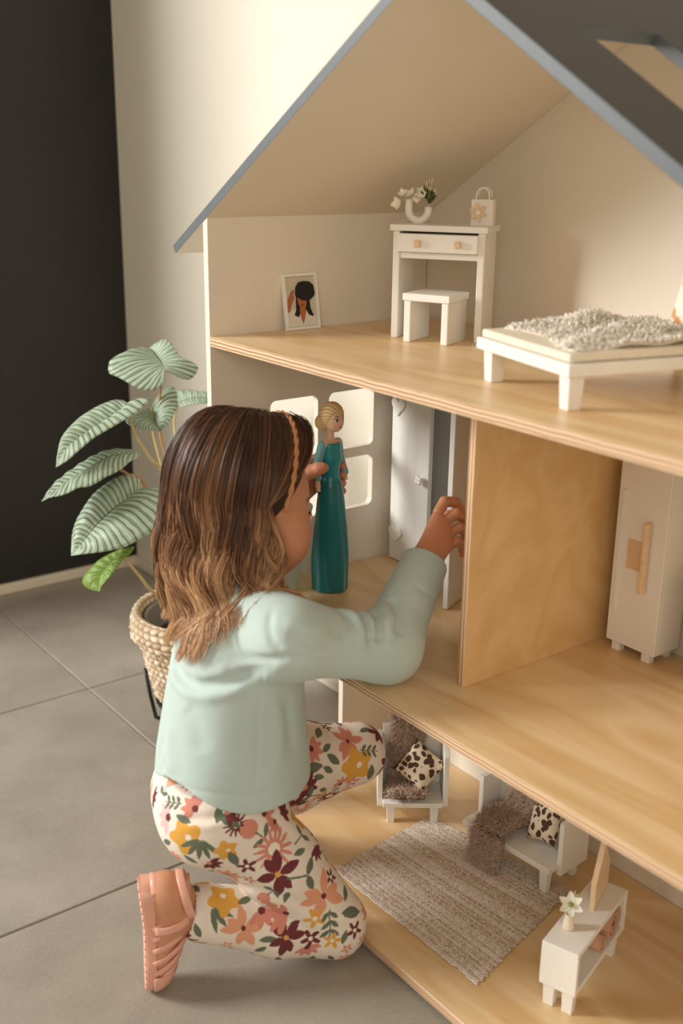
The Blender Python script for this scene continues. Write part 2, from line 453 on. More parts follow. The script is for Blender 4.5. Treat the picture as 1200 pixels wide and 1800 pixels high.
# framed print against the left wall
lean = math.radians(9)
pf = tag(empty('framed_print', (0.0135, 0.119, Z2)), 'white framed print of a woman under a black hat, leaning on the attic wall', 'picture')
fy = Vector((-math.sin(lean), 0, math.cos(lean)))
F_ = frame((0.0, 0.0, 0.0), (0, 1, 0), fy)
pw, ph = 0.060, 0.080
fo = plate('picture_frame', [(0, 0), (pw, 0), (pw, ph), (0, ph)], [[(0.004, 0.004), (pw-0.004, 0.004), (pw-0.004, ph-0.004), (0.004, ph-0.004)]], 0.006, M_WHITE2, F_ @ Matrix.Translation((0, 0, 0)), pf, 0.0004)
M_PAPER = simple('print_paper', srgb(206, 196, 176), 0.7, 0.02, 60, 0)
M_PBLACK = simple('print_black', srgb(24, 22, 20), 0.7, 0.05, 60, 0)
M_PSKIN = simple('print_skin', srgb(178, 104, 60), 0.7, 0.05, 60, 0)
M_PWHITE = simple('print_white', srgb(226, 220, 206), 0.7, 0.02, 60, 0)
M_PLIP = simple('print_lip', srgb(160, 66, 44), 0.7, 0.02, 60, 0)
pz = 0.0
def layer(name, pts, mat, z, parent):
    """flat printed shape, a hair's breadth above the paper"""
    pts = [(q[0], q[1]) for q in pts]
    return plate(name, pts, [], 0.0002, mat, F_ @ Matrix.Translation((0.004, 0.004, z)), parent, 0.0)
pap = plate('print', [(0.003, 0.003), (pw-0.003, 0.003), (pw-0.003, ph-0.003), (0.003, ph-0.003)], [], 0.0015, M_PAPER, F_ @ Matrix.Translation((0, 0, -0.001)), pf, 0.0)
PW, PH = pw-0.008, ph-0.008
def P2(L): return [(a*PW, (1-b)*PH) for a, b in L]
def sub(o):
    o.parent = pap; o.matrix_parent_inverse = pap.matrix_basis.inverted(); return o
z_ = 0.0003
sub(layer('white_jacket', P2([(0.0, 0.99), (0.02, 0.72), (0.2, 0.64), (0.36, 0.66), (0.5, 0.9), (0.64, 0.68), (0.8, 0.7), (0.96, 0.8), (0.99, 0.99)]), M_PWHITE, z_, pap))
sub(layer('hair', P2([(0.34, 0.34), (0.31, 0.66), (0.24, 0.76), (0.38, 0.81), (0.46, 0.68), (0.64, 0.66), (0.74, 0.78), (0.90, 0.81), (0.80, 0.64), (0.78, 0.4)]), M_PBLACK, z_+0.0003, pap))
sub(layer('throat', P2([(0.44, 0.6), (0.42, 0.70), (0.52, 0.95), (0.64, 0.70), (0.62, 0.58)]), M_PSKIN, z_+0.0006, pap))
sub(layer('face', P2([(0.36, 0.42), (0.39, 0.54), (0.46, 0.65), (0.54, 0.68), (0.64, 0.61), (0.70, 0.46)]), M_PSKIN, z_+0.0008, pap))
sub(layer('lips', P2([(0.46, 0.565), (0.52, 0.55), (0.59, 0.56), (0.53, 0.60)]), M_PLIP, z_+0.0011, pap))
sub(layer('hand', P2([(0.03, 0.7), (0.06, 0.44), (0.2, 0.28), (0.30, 0.26), (0.25, 0.34), (0.27, 0.42), (0.18, 0.54), (0.08, 0.7)]), M_PSKIN, z_+0.0006, pap))
sub(layer('hat', P2([(0.30, 0.36), (0.33, 0.22), (0.44, 0.12), (0.62, 0.10), (0.82, 0.12), (0.94, 0.19), (0.97, 0.36), (0.92, 0.42), (0.78, 0.48), (0.70, 0.50), (0.50, 0.47), (0.36, 0.41)]), M_PBLACK, z_+0.0013, pap))

# bed
M_MATTR = simple('mattress_cloth', srgb(232, 222, 202), 0.85, 0.04, 120, 0.2)
ang = math.atan2(-0.047, 0.181)
bed = tag(empty('doll_bed', (0.427, 0.098, Z2), ang), 'low white dollhouse bed on square tapered legs', 'bed')
BW, BL = 0.187, 0.285
box('bed_frame', (0, 0, 0.036), (BW, BL, 0.049), M_WHITE2, bed)
for lx in (0.007, BW-0.026):
    for ly in (0.006, BL-0.026):
        box('leg', (lx, ly, 0), (lx+0.019, ly+0.019, 0.036), M_WHITE2, bed, 0.001, 2, 0.82)
ma = tag(empty('doll_mattress', (0.427, 0.098, Z2+0.0495), ang), 'thin cream mattress on the dollhouse bed', 'mattress')
box('pad', (0.004, 0.004, 0), (BW-0.006, BL-0.004, 0.009), M_MATTR, ma, 0.004, 4)
# shaggy blanket: a lumpy sheet with tufts
def tufted(name, fn, nu, nv, mat_base, mat_fur, label, cat, ntuft, L, rad, loc, rz, jitter=0.6, seed=1, droop=0.2, kind_name='fur', root=0.55):
    """fn(u,v)->point ; closed sheet + tapered tufts standing on it"""
    rs = np.random.RandomState(seed)
    e = tag(empty(name, loc, rz), label, cat)
    V = []; F = []
    for i in range(nu+1):
        for j in range(nv+1): V.append(fn(i/nu, j/nv))
    for i in range(nu):
        for j in range(nv):
            a = i*(nv+1)+j; F.append((a, a+nv+1, a+nv+2, a+1))
    V = np.array(V); base = mesh('sheet', V, F, mat_base, e)
    sm = base.modifiers.new('thick', 'SOLIDIFY'); sm.thickness = 0.003; sm.offset = -1
    TV = []; TF = []; cols = []
    for q in range(ntuft):
        u, v = rs.rand(2); h = 1e-3
        p0 = np.array(fn(u, v)); du = np.array(fn(min(1, u+h), v))-np.array(fn(max(0, u-h), v)); dv = np.array(fn(u, min(1, v+h)))-np.array(fn(u, max(0, v-h)))
        n_ = np.cross(du, dv); n_ /= np.linalg.norm(n_)+1e-12
        cl = np.array([math.sin(9*u+3*v+seed), math.cos(11*v-4*u), 0])*0.5
        d = n_+rs.randn(3)*jitter*0.6+cl*jitter+np.array([0, 0, -droop]); d /= np.linalg.norm(d)
        d2 = d+rs.randn(3)*0.5+np.array([0, 0, -droop]); d2 /= np.linalg.norm(d2)
        l = L*(0.6+0.7*rs.rand()); s = np.cross(d, rs.randn(3)); s /= np.linalg.norm(s); t2 = np.cross(d, s)
        b = len(TV); r0 = rad*(0.7+0.6*rs.rand())
        for m_, rr in ((p0-n_*0.001, r0), (p0+d*l*0.5, r0*0.85)):
            for a in (0, 2.094, 4.189): TV.append(m_+(s*math.cos(a)+t2*math.sin(a))*rr)
        TV.append(p0+d*l*0.5+d2*l*0.5)
        for a in range(3):
            TF.append((b+a, b+(a+1) % 3, b+3+(a+1) % 3, b+3+a)); TF.append((b+3+a, b+3+(a+1) % 3, b+6))
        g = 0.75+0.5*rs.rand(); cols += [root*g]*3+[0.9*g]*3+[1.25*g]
    fo = mesh(kind_name, TV, TF, mat_fur, e); fo['kind'] = 'stuff'
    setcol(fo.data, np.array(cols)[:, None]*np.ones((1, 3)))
    return e
def fur_mat(name, col, rough=0.7):
    k = N(name); a = k.n('ShaderNodeAttribute', attribute_name='col')
    mx = k.n('ShaderNodeMix', data_type='RGBA', blend_type='MULTIPLY'); mx.inputs[0].default_value = 1.0
    mx.inputs[6].default_value = col; k.l(a.outputs['Color'], mx.inputs[7]); k.l(mx.outputs[2], k.b.inputs['Base Color'])
    k.set(Roughness=rough); k.b.inputs['Sheen Weight'].default_value = 0.3; return k.m
M_SHAG = fur_mat('cream_shag', srgb(238, 229, 212)); M_SHAGB = simple('cream_shag_back', srgb(214, 202, 182), 0.9, 0.08, 100, 0.3)
def blanket_fn(u, v):
    x = 0.012+0.158*u; y = 0.028+0.19*v+0.012*math.sin(5*u)
    z = 0.0105+0.007*abs(math.sin(6*u+2*v))*math.sin(3.1*v)+0.010*math.exp(-((u-0.25)**2+(v-0.45)**2)/0.04)+0.003*math.sin(17*u)*math.sin(14*v)
    return (x, y, z)
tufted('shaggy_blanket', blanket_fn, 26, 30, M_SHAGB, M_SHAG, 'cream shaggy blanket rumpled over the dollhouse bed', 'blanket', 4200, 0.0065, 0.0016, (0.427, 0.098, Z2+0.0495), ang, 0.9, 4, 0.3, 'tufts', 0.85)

# cushion helper: square pillow
def cushion(name, size, thick, mat, parent=None, n=14, pinch=0.10):
    V = []; F = []
    for s in (1, -1):
        for i in range(n+1):
            for j in range(n+1):
                u = 2*i/n-1; v = 2*j/n-1
                e = (1-abs(u)**2.6)*(1-abs(v)**2.6)
                px = u*(1-pinch*(1-v*v)*abs(u)); py = v*(1-pinch*(1-u*u)*abs(v))
                V.append((px*size[0]/2, py*size[1]/2, s*(thick/2*max(0, e)**0.5+0.0006)))
    k = (n+1)*(n+1)
    for s in (0, 1):
        for i in range(n):
            for j in range(n):
                a = s*k+i*(n+1)+j; q = (a, a+n+1, a+n+2, a+1); F.append(q if s == 0 else q[::-1])
    rim = [i*(n+1) for i in range(n+1)]+[n*(n+1)+j for j in range(1, n+1)]+[i*(n+1)+n for i in range(n-1, -1, -1)]+[j for j in range(n-1, 0, -1)]
    for a in range(len(rim)):
        b = (a+1) % len(rim); F.append((rim[a], k+rim[a], k+rim[b], rim[b]))
    return mesh(name, V, F, mat, parent)
def heart_mat(name):
    k = N(name); v = k.coord('Object', (38, 38, 38)); vo = k.n('ShaderNodeTexVoronoi'); k.l(v, vo.inputs['Vector']); vo.inputs['Scale'].default_value = 1.0
    k.l(k.ramp(vo.outputs['Distance'], [(0.22, srgb(206, 150, 96)), (0.28, srgb(236, 226, 208))]), k.b.inputs['Base Color'])
    k.set(Roughness=0.85); return k.m
pc = tag(cushion('cushion', (0.07, 0.07), 0.026, heart_mat('spotted_cushion_cloth')), 'cream cushion with tan spots at the bed head', 'cushion')
a_ = Vector((math.cos(ang), math.sin(ang), 0)); b_ = Vector((-math.sin(ang), math.cos(ang), 0))
bedp = Vector((0.427, 0.098, Z2))
pc.matrix_world = Matrix.Translation(bedp+a_*0.102+b_*0.222+Vector((0, 0, 0.0935))) @ frame((0, 0, 0), a_, (b_*0.25+Vector((0, 0, 1)))).to_4x4()
# ------------------------------------------------------------ middle storey: wardrobe, fridge, cabinet
M_WARD = simple('wardrobe_white', srgb(228, 226, 220), 0.45, 0.012, 30, 0.02)
wr = tag(empty('doll_wardrobe', (0.02, 0.325, Z1)), 'white dollhouse wardrobe with heart hinges, its right door open', 'wardrobe')
WW, WD, WH = 0.18, 0.066, 0.352
box('side_panel', (0, 0, 0), (0.006, WD, WH), M_WARD, wr)
box('side_panel', (WW-0.006, 0, 0), (WW, WD, WH), M_WARD, wr)
box('back_board', (0.006, WD-0.004, 0), (WW-0.006, WD, WH), M_WARD, wr, 0)
box('top_board', (0.006, 0, WH-0.006), (WW-0.006, WD-0.004, WH), M_WARD, wr, 0.0005)
box('bottom_board', (0.006, 0, 0.0), (WW-0.006, WD-0.004, 0.006), M_WARD, wr, 0.0005)
MB().add(tube([(0.006, 0.03, WH-0.05), (WW-0.006, 0.03, WH-0.05)], 0.002, 10)).build('hanging_rail', M_BEECH, wr)
def heart_pts(s):
    out = []
    for i in range(40):
        t = 2*math.pi*i/40
        out.append((s*16*math.sin(t)**3/17, s*(13*math.cos(t)-5*math.cos(2*t)-2*math.cos(3*t)-math.cos(4*t))/17))
    return out
def wdoor(loc, rz, hinge_left):
    d = bpy.data.objects.new('door', None)
    s = 1 if hinge_left else -1
    x0, x1 = (0, 0.09) if hinge_left else (-0.09, 0)
    o = box('door', (x0, -0.008, 0.002), (x1, 0.0, WH-0.002), M_WARD, wr, 0.001)
    o.location = Vector(loc)+Matrix.Rotation(rz, 3, 'Z') @ o.location; o.rotation_euler = (0, 0, rz)
    inv = Matrix.Translation(Vector(((x0+x1)/2, -0.004, WH/2))).inverted()
    if hinge_left:
        for hz in (0.047, 0.258):
            h = plate('heart_hinge', heart_pts(0.0165), [], 0.003, M_WHITE2, inv @ frame((0.016, -0.0098, hz), (1, 0, 0), (0, 0, 1)), o, 0.0005)
    kx = (0.078 if hinge_left else -0.078)
    c = Vector((kx, -0.008, 0.152))
    kb = MB()
    kb.add(tube([(kx, -0.008, 0.152), (kx, -0.016, 0.152)], 0.0028, 10))
    for a in range(4):
        t = a*math.pi/2+0.6; kb.add(ellip((kx+0.004*math.cos(t), -0.0175, 0.152+0.004*math.sin(t)), (0.0042, 0.0035, 0.0042), 10, 6))
    k_ = kb.build('knob', M_WHITE2, o); k_.matrix_local = inv
    bpy.data.objects.remove(d)
    return o
wdoor((0.0, 0.0, 0), 0.0, True)
wdoor((WW, 0.0, 0), math.radians(113), False)

fr = tag(empty('doll_fridge', (0.458, 0.338, Z1)), 'tall white dollhouse fridge with pale wooden handle and note', 'fridge')
FW, FD, FH = 0.079, 0.053, 0.262
for fx in (0.008, FW-0.022):
    for fy_ in (0.003, FD-0.014):
        box('foot', (fx, fy_, 0), (fx+0.013, fy_+0.011, 0.013), M_WHITE2, fr, 0.0008)
box('body', (0, 0.006, 0.013), (FW, FD, FH), M_WHITE2, fr)
fd = box('door', (0, 0, 0.013), (FW, 0.0055, FH), M_WHITE2, fr, 0.001)
def into(o, par): o.parent = par; o.matrix_parent_inverse = par.matrix_basis.inverted(); return o
into(box('handle', (0.051, -0.012, 0.096), (0.0575, -0.002, 0.192), M_BEECH, fr, 0.0015), fd)
into(box('handle_post', (0.053, -0.004, 0.110), (0.0555, 0.001, 0.114), M_BEECH, fr, 0), fd)
into(box('handle_post', (0.053, -0.004, 0.174), (0.0555, 0.001, 0.178), M_BEECH, fr, 0), fd)
into(box('note', (0.022, -0.0012, 0.122), (0.043, 0.0, 0.162), M_PEACH, fr, 0.0003), fd)
into(box('door_strip', (0.0065, -0.002, 0.058), (0.0125, 0.0, 0.225), M_WHITE2, fr, 0.0008), fd)

cb = tag(empty('doll_kitchen_cabinet', (0.5755, 0.352, Z1)), 'white dollhouse kitchen cabinet at the right photo edge', 'cabinet')
box('body', (0, 0.002, 0.008), (0.10, 0.04, 0.125), M_WHITE2, cb)
box('plinth', (0.004, 0.008, 0), (0.096, 0.036, 0.008), M_WHITE2, cb)
box('worktop', (-0.002, -0.003, 0.125), (0.102, 0.042, 0.132), M_BEECH, cb)
box('door', (0.002, -0.003, 0.012), (0.049, 0.002, 0.121), M_WHITE2, cb); box('door', (0.051, -0.003, 0.012), (0.098, 0.002, 0.121), M_WHITE2, cb)

# ------------------------------------------------------------ ground storey
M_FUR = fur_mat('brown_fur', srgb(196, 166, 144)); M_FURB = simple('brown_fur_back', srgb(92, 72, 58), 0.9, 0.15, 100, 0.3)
def leopard_mat():
    k = N('leopard_print'); v = k.coord('Object', (1, 1, 1))
    nz = k.n('ShaderNodeTexNoise'); nz.inputs['Scale'].default_value = 90; k.l(v, nz.inputs['Vector'])
    ad = k.n('ShaderNodeVectorMath', operation='MULTIPLY_ADD'); k.l(nz.outputs['Color'], ad.inputs[0]); ad.inputs[1].default_value = (0.010, 0.010, 0.010); k.l(v, ad.inputs[2])
    vo = k.n('ShaderNodeTexVoronoi'); vo.inputs['Scale'].default_value = 92; vo.inputs['Randomness'].default_value = 0.75; k.l(ad.outputs[0], vo.inputs['Vector'])
    k.l(k.ramp(vo.outputs['Distance'], [(0.42, srgb(78, 50, 34)), (0.50, srgb(226, 210, 186))]), k.b.inputs['Base Color'])
    k.set(Roughness=0.85); k.bump(k.noise(v, 900, 2), 0.3, 0.0006); return k.m
M_LEO = leopard_mat()

# armchair: local x along the front edge, y backwards
ca = math.atan2(0.056, 0.043)
ac = tag(empty('doll_armchair', (0.1815, 0.184, Z0), ca), 'white dollhouse armchair with brown fur throw beside the side door', 'armchair')
AW, AD = 0.094, 0.075
for lx in (0.006, AW-0.020):
    for ly in (0.004, AD-0.012):
        box('leg', (lx, ly, 0), (lx+0.014, ly+0.013, 0.030), M_WHITE2, ac, 0.0008, 2, 0.78)
box('seat', (0.0, 0.0, 0.030), (AW, AD, 0.038), M_WHITE2, ac)
for xa in (-0.0085, AW+0.0005):
    ol = [(0.012, 0.026), (AD+0.002, 0.026), (AD+0.002, 0.125), (0.020, 0.125), (0.012, 0.113)]
    plate('arm', ol, [], 0.008, M_WHITE2, frame((xa+0.004, 0, 0), (0, 1, 0), (0, 0, 1)), ac, 0.0008)
box('backrest', (0, AD-0.008, 0.038), (AW, AD, 0.140), M_WHITE2, ac)
def ac_throw(u, v):
    # u along the length (over the back, down, across the seat), v across
    x = 0.012+0.050*v+0.004*math.sin(7*u)
    L = u*0.19
    if L < 0.02: y, z = AD+0.004, 0.125+L*0.9
    elif L < 0.045: t = (L-0.02)/0.025; y, z = AD+0.004-0.018*t, 0.145+0.008*math.sin(math.pi*t)
    elif L < 0.125: t = (L-0.045)/0.08; y, z = AD-0.012-0.014*t*t, 0.145-0.100*t
    else: t = (L-0.125)/0.065; y, z = AD-0.026-0.046*t, 0.044+0.002*math.sin(3*t)
    return (x, y, z+0.002)
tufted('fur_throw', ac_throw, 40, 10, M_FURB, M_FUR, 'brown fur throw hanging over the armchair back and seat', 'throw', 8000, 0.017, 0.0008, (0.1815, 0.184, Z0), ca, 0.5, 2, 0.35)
cx = tag(cushion('leopard_cushion', (0.062, 0.062), 0.024, M_LEO), 'leopard print cushion standing on its corner in the armchair', 'cushion')
ea = Vector((math.cos(ca), math.sin(ca), 0)); eb = Vector((-math.sin(ca), math.cos(ca), 0)); ez = Vector((0, 0, 1))
acp = Vector((0.1815, 0.184, Z0))
nrm = (-eb*0.9+ez*0.5).normalized(); upv = (ez-nrm*ez.dot(nrm)).normalized()
rx_ = upv.cross(nrm); q45 = math.radians(50)
cx.matrix_world = Matrix.Translation(acp+ea*0.058+eb*0.030+ez*0.087) @ frame((0, 0, 0), rx_*math.cos(q45)+upv*math.sin(q45), -rx_*math.sin(q45)+upv*math.cos(q45))

# sofa: local x along the front, y backwards
sa = math.atan2(0.012, 0.160)
so = tag(empty('doll_sofa', (0.295, 0.247, Z0), sa), 'white dollhouse sofa with brown fur throw behind the rug', 'sofa')
SW, SD = 0.165, 0.080
for lx in (0.006, SW-0.020):
    for ly in (0.004, SD-0.014):
        box('leg', (lx, ly, 0), (lx+0.014, ly+0.013, 0.037), M_WHITE2, so, 0.0008, 2, 0.78)
box('seat', (0.0, 0.0, 0.037), (SW, SD, 0.046), M_WHITE2, so)
for xa in (0.004, SW-0.012):
    ol = [(0.030, 0.046), (SD, 0.046), (SD, 0.112), (0.030, 0.112)]
    if xa > 0.1: ol = [(0.022, 0.028), (SD+0.004, 0.028), (SD+0.004, 0.112), (0.022, 0.112)]
    dx_ = 0.0045 if xa < 0.1 else 0.0085+0.004
    plate('arm', ol, [], 0.008, M_WHITE2, frame((xa+dx_ if xa > 0.1 else xa+0.004, 0, 0), (0, 1, 0), (0, 0, 1)), so, 0.0008)
box('backrest', (0.012, SD-0.009, 0.046), (SW-0.0005, SD, 0.125), M_WHITE2, so)
def so_throw(u, v):
    x = 0.044+0.052*v-0.020*math.sin(math.pi*u)*0.3-0.012*u+0.003*math.sin(9*u)
    L = u*0.20
    if L < 0.085: t = L/0.085; y, z = SD-0.012-0.012*t*t, 0.122-0.066*t
    elif L < 0.145: t = (L-0.085)/0.06; y, z = SD-0.024-0.056*t, 0.054+0.004*math.sin(math.pi*t)
    else: t = (L-0.145)/0.055; y, z = -0.002-0.010*math.sin(math.pi/2*t), 0.054-0.046*t
    return (x, y, z)
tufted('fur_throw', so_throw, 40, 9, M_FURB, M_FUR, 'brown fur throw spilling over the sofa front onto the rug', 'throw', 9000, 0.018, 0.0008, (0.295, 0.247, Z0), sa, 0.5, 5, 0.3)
cx2 = tag(cushion('leopard_cushion', (0.062, 0.062), 0.024, M_LEO), 'leopard print cushion leaning in the right sofa corner', 'cushion')
ea = Vector((math.cos(sa), math.sin(sa), 0)); eb = Vector((-math.sin(sa), math.cos(sa), 0))
sop = Vector((0.295, 0.247, Z0))
nrm = (-eb*0.85-ea*0.35+ez*0.45).normalized(); upv = (ez-nrm*ez.dot(nrm)).normalized(); rx_ = upv.cross(nrm); q45 = math.radians(22)
cx2.matrix_world = Matrix.Translation(sop+ea*0.120+eb*0.044+ez*0.085) @ frame((0, 0, 0), rx_*math.cos(q45)+upv*math.sin(q45), -rx_*math.sin(q45)+upv*math.cos(q45))

# woven rug
def rug():
    A, B, C_, D_ = [np.array(q) for q in ((0.209, 0.259), (0.232, 0.053), (0.528, 0.058), (0.470, 0.300))]
    nu, nv = 300, 330                           # u along A->D (weft), v along A->B
    u = np.linspace(0, 1, nu+1)[:, None]; v = np.linspace(0, 1, nv+1)[None, :]
    rs = np.random.RandomState(5)
    ju = np.convolve(rs.randn(nv+1), np.ones(3)/3, 'same')*0.006
    uu = u+ju[None, :]*(2*u-1)                   # ragged short edges
    jv = np.convolve(rs.randn(nu+1), np.ones(9)/9, 'same')*0.010
    vv = v+jv[:, None]*(2*v-1)
    X = (1-uu)*(1-vv); 
    P_ = X[..., None]*A+((1-uu)*vv)[..., None]*B+(uu*vv)[..., None]*C_+(uu*(1-vv))[..., None]*D_
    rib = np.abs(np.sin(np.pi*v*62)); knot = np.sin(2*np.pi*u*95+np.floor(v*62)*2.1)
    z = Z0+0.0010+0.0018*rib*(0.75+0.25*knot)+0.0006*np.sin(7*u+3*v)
    V = np.concatenate([P_, np.broadcast_to(z[..., None], P_.shape[:2]+(1,))], -1).reshape(-1, 3)
    i, j = np.meshgrid(np.arange(nu), np.arange(nv), indexing='ij'); a = (i*(nv+1)+j).ravel()
    F = np.stack([a, a+1, a+nv+2, a+nv+1], 1)
    k = N('rug_yarn'); tc = k.coord('Object')
    at = k.n('ShaderNodeAttribute', attribute_name='col'); k.l(at.outputs['Color'], k.b.inputs['Base Color']); k.set(Roughness=0.9)
    base = np.array(srgb(224, 208, 192)[:3]); lite = np.array(srgb(246, 240, 234)[:3]); dk = np.array(srgb(192, 164, 142)[:3])
    row = rs.rand(63, 400); cell = row[np.clip((vv*62).astype(int), 0, 62), np.clip(((uu+rs.rand(63)[np.clip((vv*62).astype(int), 0, 62)]*0.02)*200).astype(int), 0, 399)]
    stripe = rs.rand(63)[np.clip((vv*62).astype(int), 0, 62)]
    w = np.clip(0.75*cell+0.5*(stripe-0.5), 0, 1)[..., None]
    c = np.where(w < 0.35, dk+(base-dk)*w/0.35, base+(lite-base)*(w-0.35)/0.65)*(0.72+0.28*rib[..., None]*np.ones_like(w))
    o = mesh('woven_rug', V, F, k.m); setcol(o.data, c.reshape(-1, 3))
    return tag(o, 'flat woven beige rug with ragged edges on the ground floor', 'rug')
rug()

# sideboard with things on and in it
tc_ = math.atan2(0.014, 0.0445)
sb = tag(empty('doll_sideboard', (0.5935, 0.098, Z0), tc_), 'white open dollhouse sideboard on short legs at the front right', 'sideboard')
VW, VL, VZ0, VZ1 = 0.048, 0.156, 0.032, 0.094
for lx in (0.004, VW-0.019):
    for ly in (0.004, VL-0.024):
        box('leg', (lx, ly, 0), (lx+0.0155, ly+0.013, VZ0), M_WHITE2, sb, 0.0008, 2, 0.85)
box('bottom_board', (0, 0, VZ0), (VW, VL, VZ0+0.007), M_WHITE2, sb)
box('top_board', (0, 0, VZ1-0.007), (VW, VL, VZ1), M_WHITE2, sb)
box('end_panel', (0, 0, VZ0+0.007), (VW, 0.007, VZ1-0.007), M_WHITE2, sb, 0.0006)
box('end_panel', (0, VL-0.007, VZ0+0.007), (VW, VL, VZ1-0.007), M_WHITE2, sb, 0.0006)
box('back_board', (0, 0.007, VZ0+0.007), (0.004, VL-0.007, VZ1-0.007), M_WHITE2, sb, 0)
ea = Vector((math.cos(tc_), math.sin(tc_), 0)); eb = Vector((-math.sin(tc_), math.cos(tc_), 0)); sp_ = Vector((0.5935, 0.098, Z0))
def onsb(a, b, z): return sp_+ea*a+eb*b+Vector((0, 0, z))
M_ROLL = simple('pink_roll_cloth', srgb(206, 160, 132), 0.85, 0.12, 60, 0.3)
M_ROLLIN = simple('roll_heart', srgb(84, 52, 40), 0.9, 0.2, 60, 0.2)
def roll(label, a, b, z, r, L, seed):
    e = tag(empty('rolled_cloth', onsb(a, b, z), tc_), label, 'rolled cloth', 'rolled cloths in the sideboard')
    pts = []
    V = []; F = []; n = 90
    for i in range(n):
        t = i/(n-1); ang_ = t*4.2*math.pi; rr = r*(0.22+0.78*t)
        for x in (-L/2, L/2): V.append((x, rr*math.cos(ang_), r+rr*math.sin(ang_)))
    for i in range(n-1): F.append((2*i, 2*i+1, 2*i+3, 2*i+2))
    o = mesh('spiral_cloth', V, F, M_ROLL, e); m_ = o.modifiers.new('thick', 'SOLIDIFY'); m_.thickness = r*0.14
    MB().add(tube([(-L/2+0.001, 0, r), (L/2-0.001, 0, r)], r*0.2, 10)).build('core', M_ROLLIN, e)
    return e
roll('large pink rolled cloth at the far end of the sideboard', 0.024, 0.124, VZ0+0.0085, 0.0195, 0.042, 1)
roll('small flat pink rolled cloth in the middle of the sideboard', 0.024, 0.090, VZ0+0.0085, 0.0115, 0.042, 2)
# house-shaped board, edge towards the camera
hb = tag(empty('house_shaped_board', onsb(0.026, 0.088, VZ1), tc_), 'thin pale wooden house-shaped board standing on the sideboard', 'ornament')
plate('board', [(0.0, 0.0), (0.058, 0.0), (0.058, 0.040), (0.029, 0.085), (0.0, 0.040)], [], 0.007, M_BEECH, frame((0, 0, 0), (-0.10, 1.0, 0), (0, 0, 1)), hb, 0.0008)
# small vase and flower
va = tag(empty('bud_vase', onsb(0.016, 0.040, VZ1)), 'tiny cream bud vase on the sideboard', 'vase')
MB().add(lathe([(0, 0), (0.0072, 0), (0.0076, 0.003), (0.0066, 0.012), (0.0045, 0.018), (0.0052, 0.021), (0.0035, 0.0205), (0.003, 0.012), (0, 0.010)], 20)).build('vase_body', simple('cream_ceramic', srgb(240, 224, 202), 0.4, 0.02, 60, 0), va)
fp = onsb(0.016, 0.040, VZ1+0.011)
fl_ = tag(empty('white_flower', fp), 'white star flower with a green heart in the bud vase', 'flower')
MB().add(tube([(0, 0, 0), (0.001, 0, 0.015), (0.003, -0.003, 0.026)], 0.0008, 6)).build('stem', M_GREEN, fl_)
cc = np.array([0.003, -0.003, 0.026]); axv = np.array([0.55, -0.45, 0.7])
b_ = blossom(cc, axv, 6, 0.016, 0.0095, 0.1); b_.build('petals', simple('white_petal', srgb(240, 238, 220), 0.6, 0.03, 80), fl_)
MB().add(ellip(cc+axv*0.002, (0.0036, 0.0036, 0.003))).build('heart', M_YELLOWG, fl_)
mbp = MB()
for k in range(6): mbp.add(petal(np.array([0, 0.004, 0.018]), np.array([0.1*math.sin(k*2.1), 0.4+0.15*math.cos(k*1.7), 1]), [0.4, -0.6, 0.3], 0.016+0.003*(k % 3), 0.0035))
mbp.build('sepals', M_STRAW, fl_)
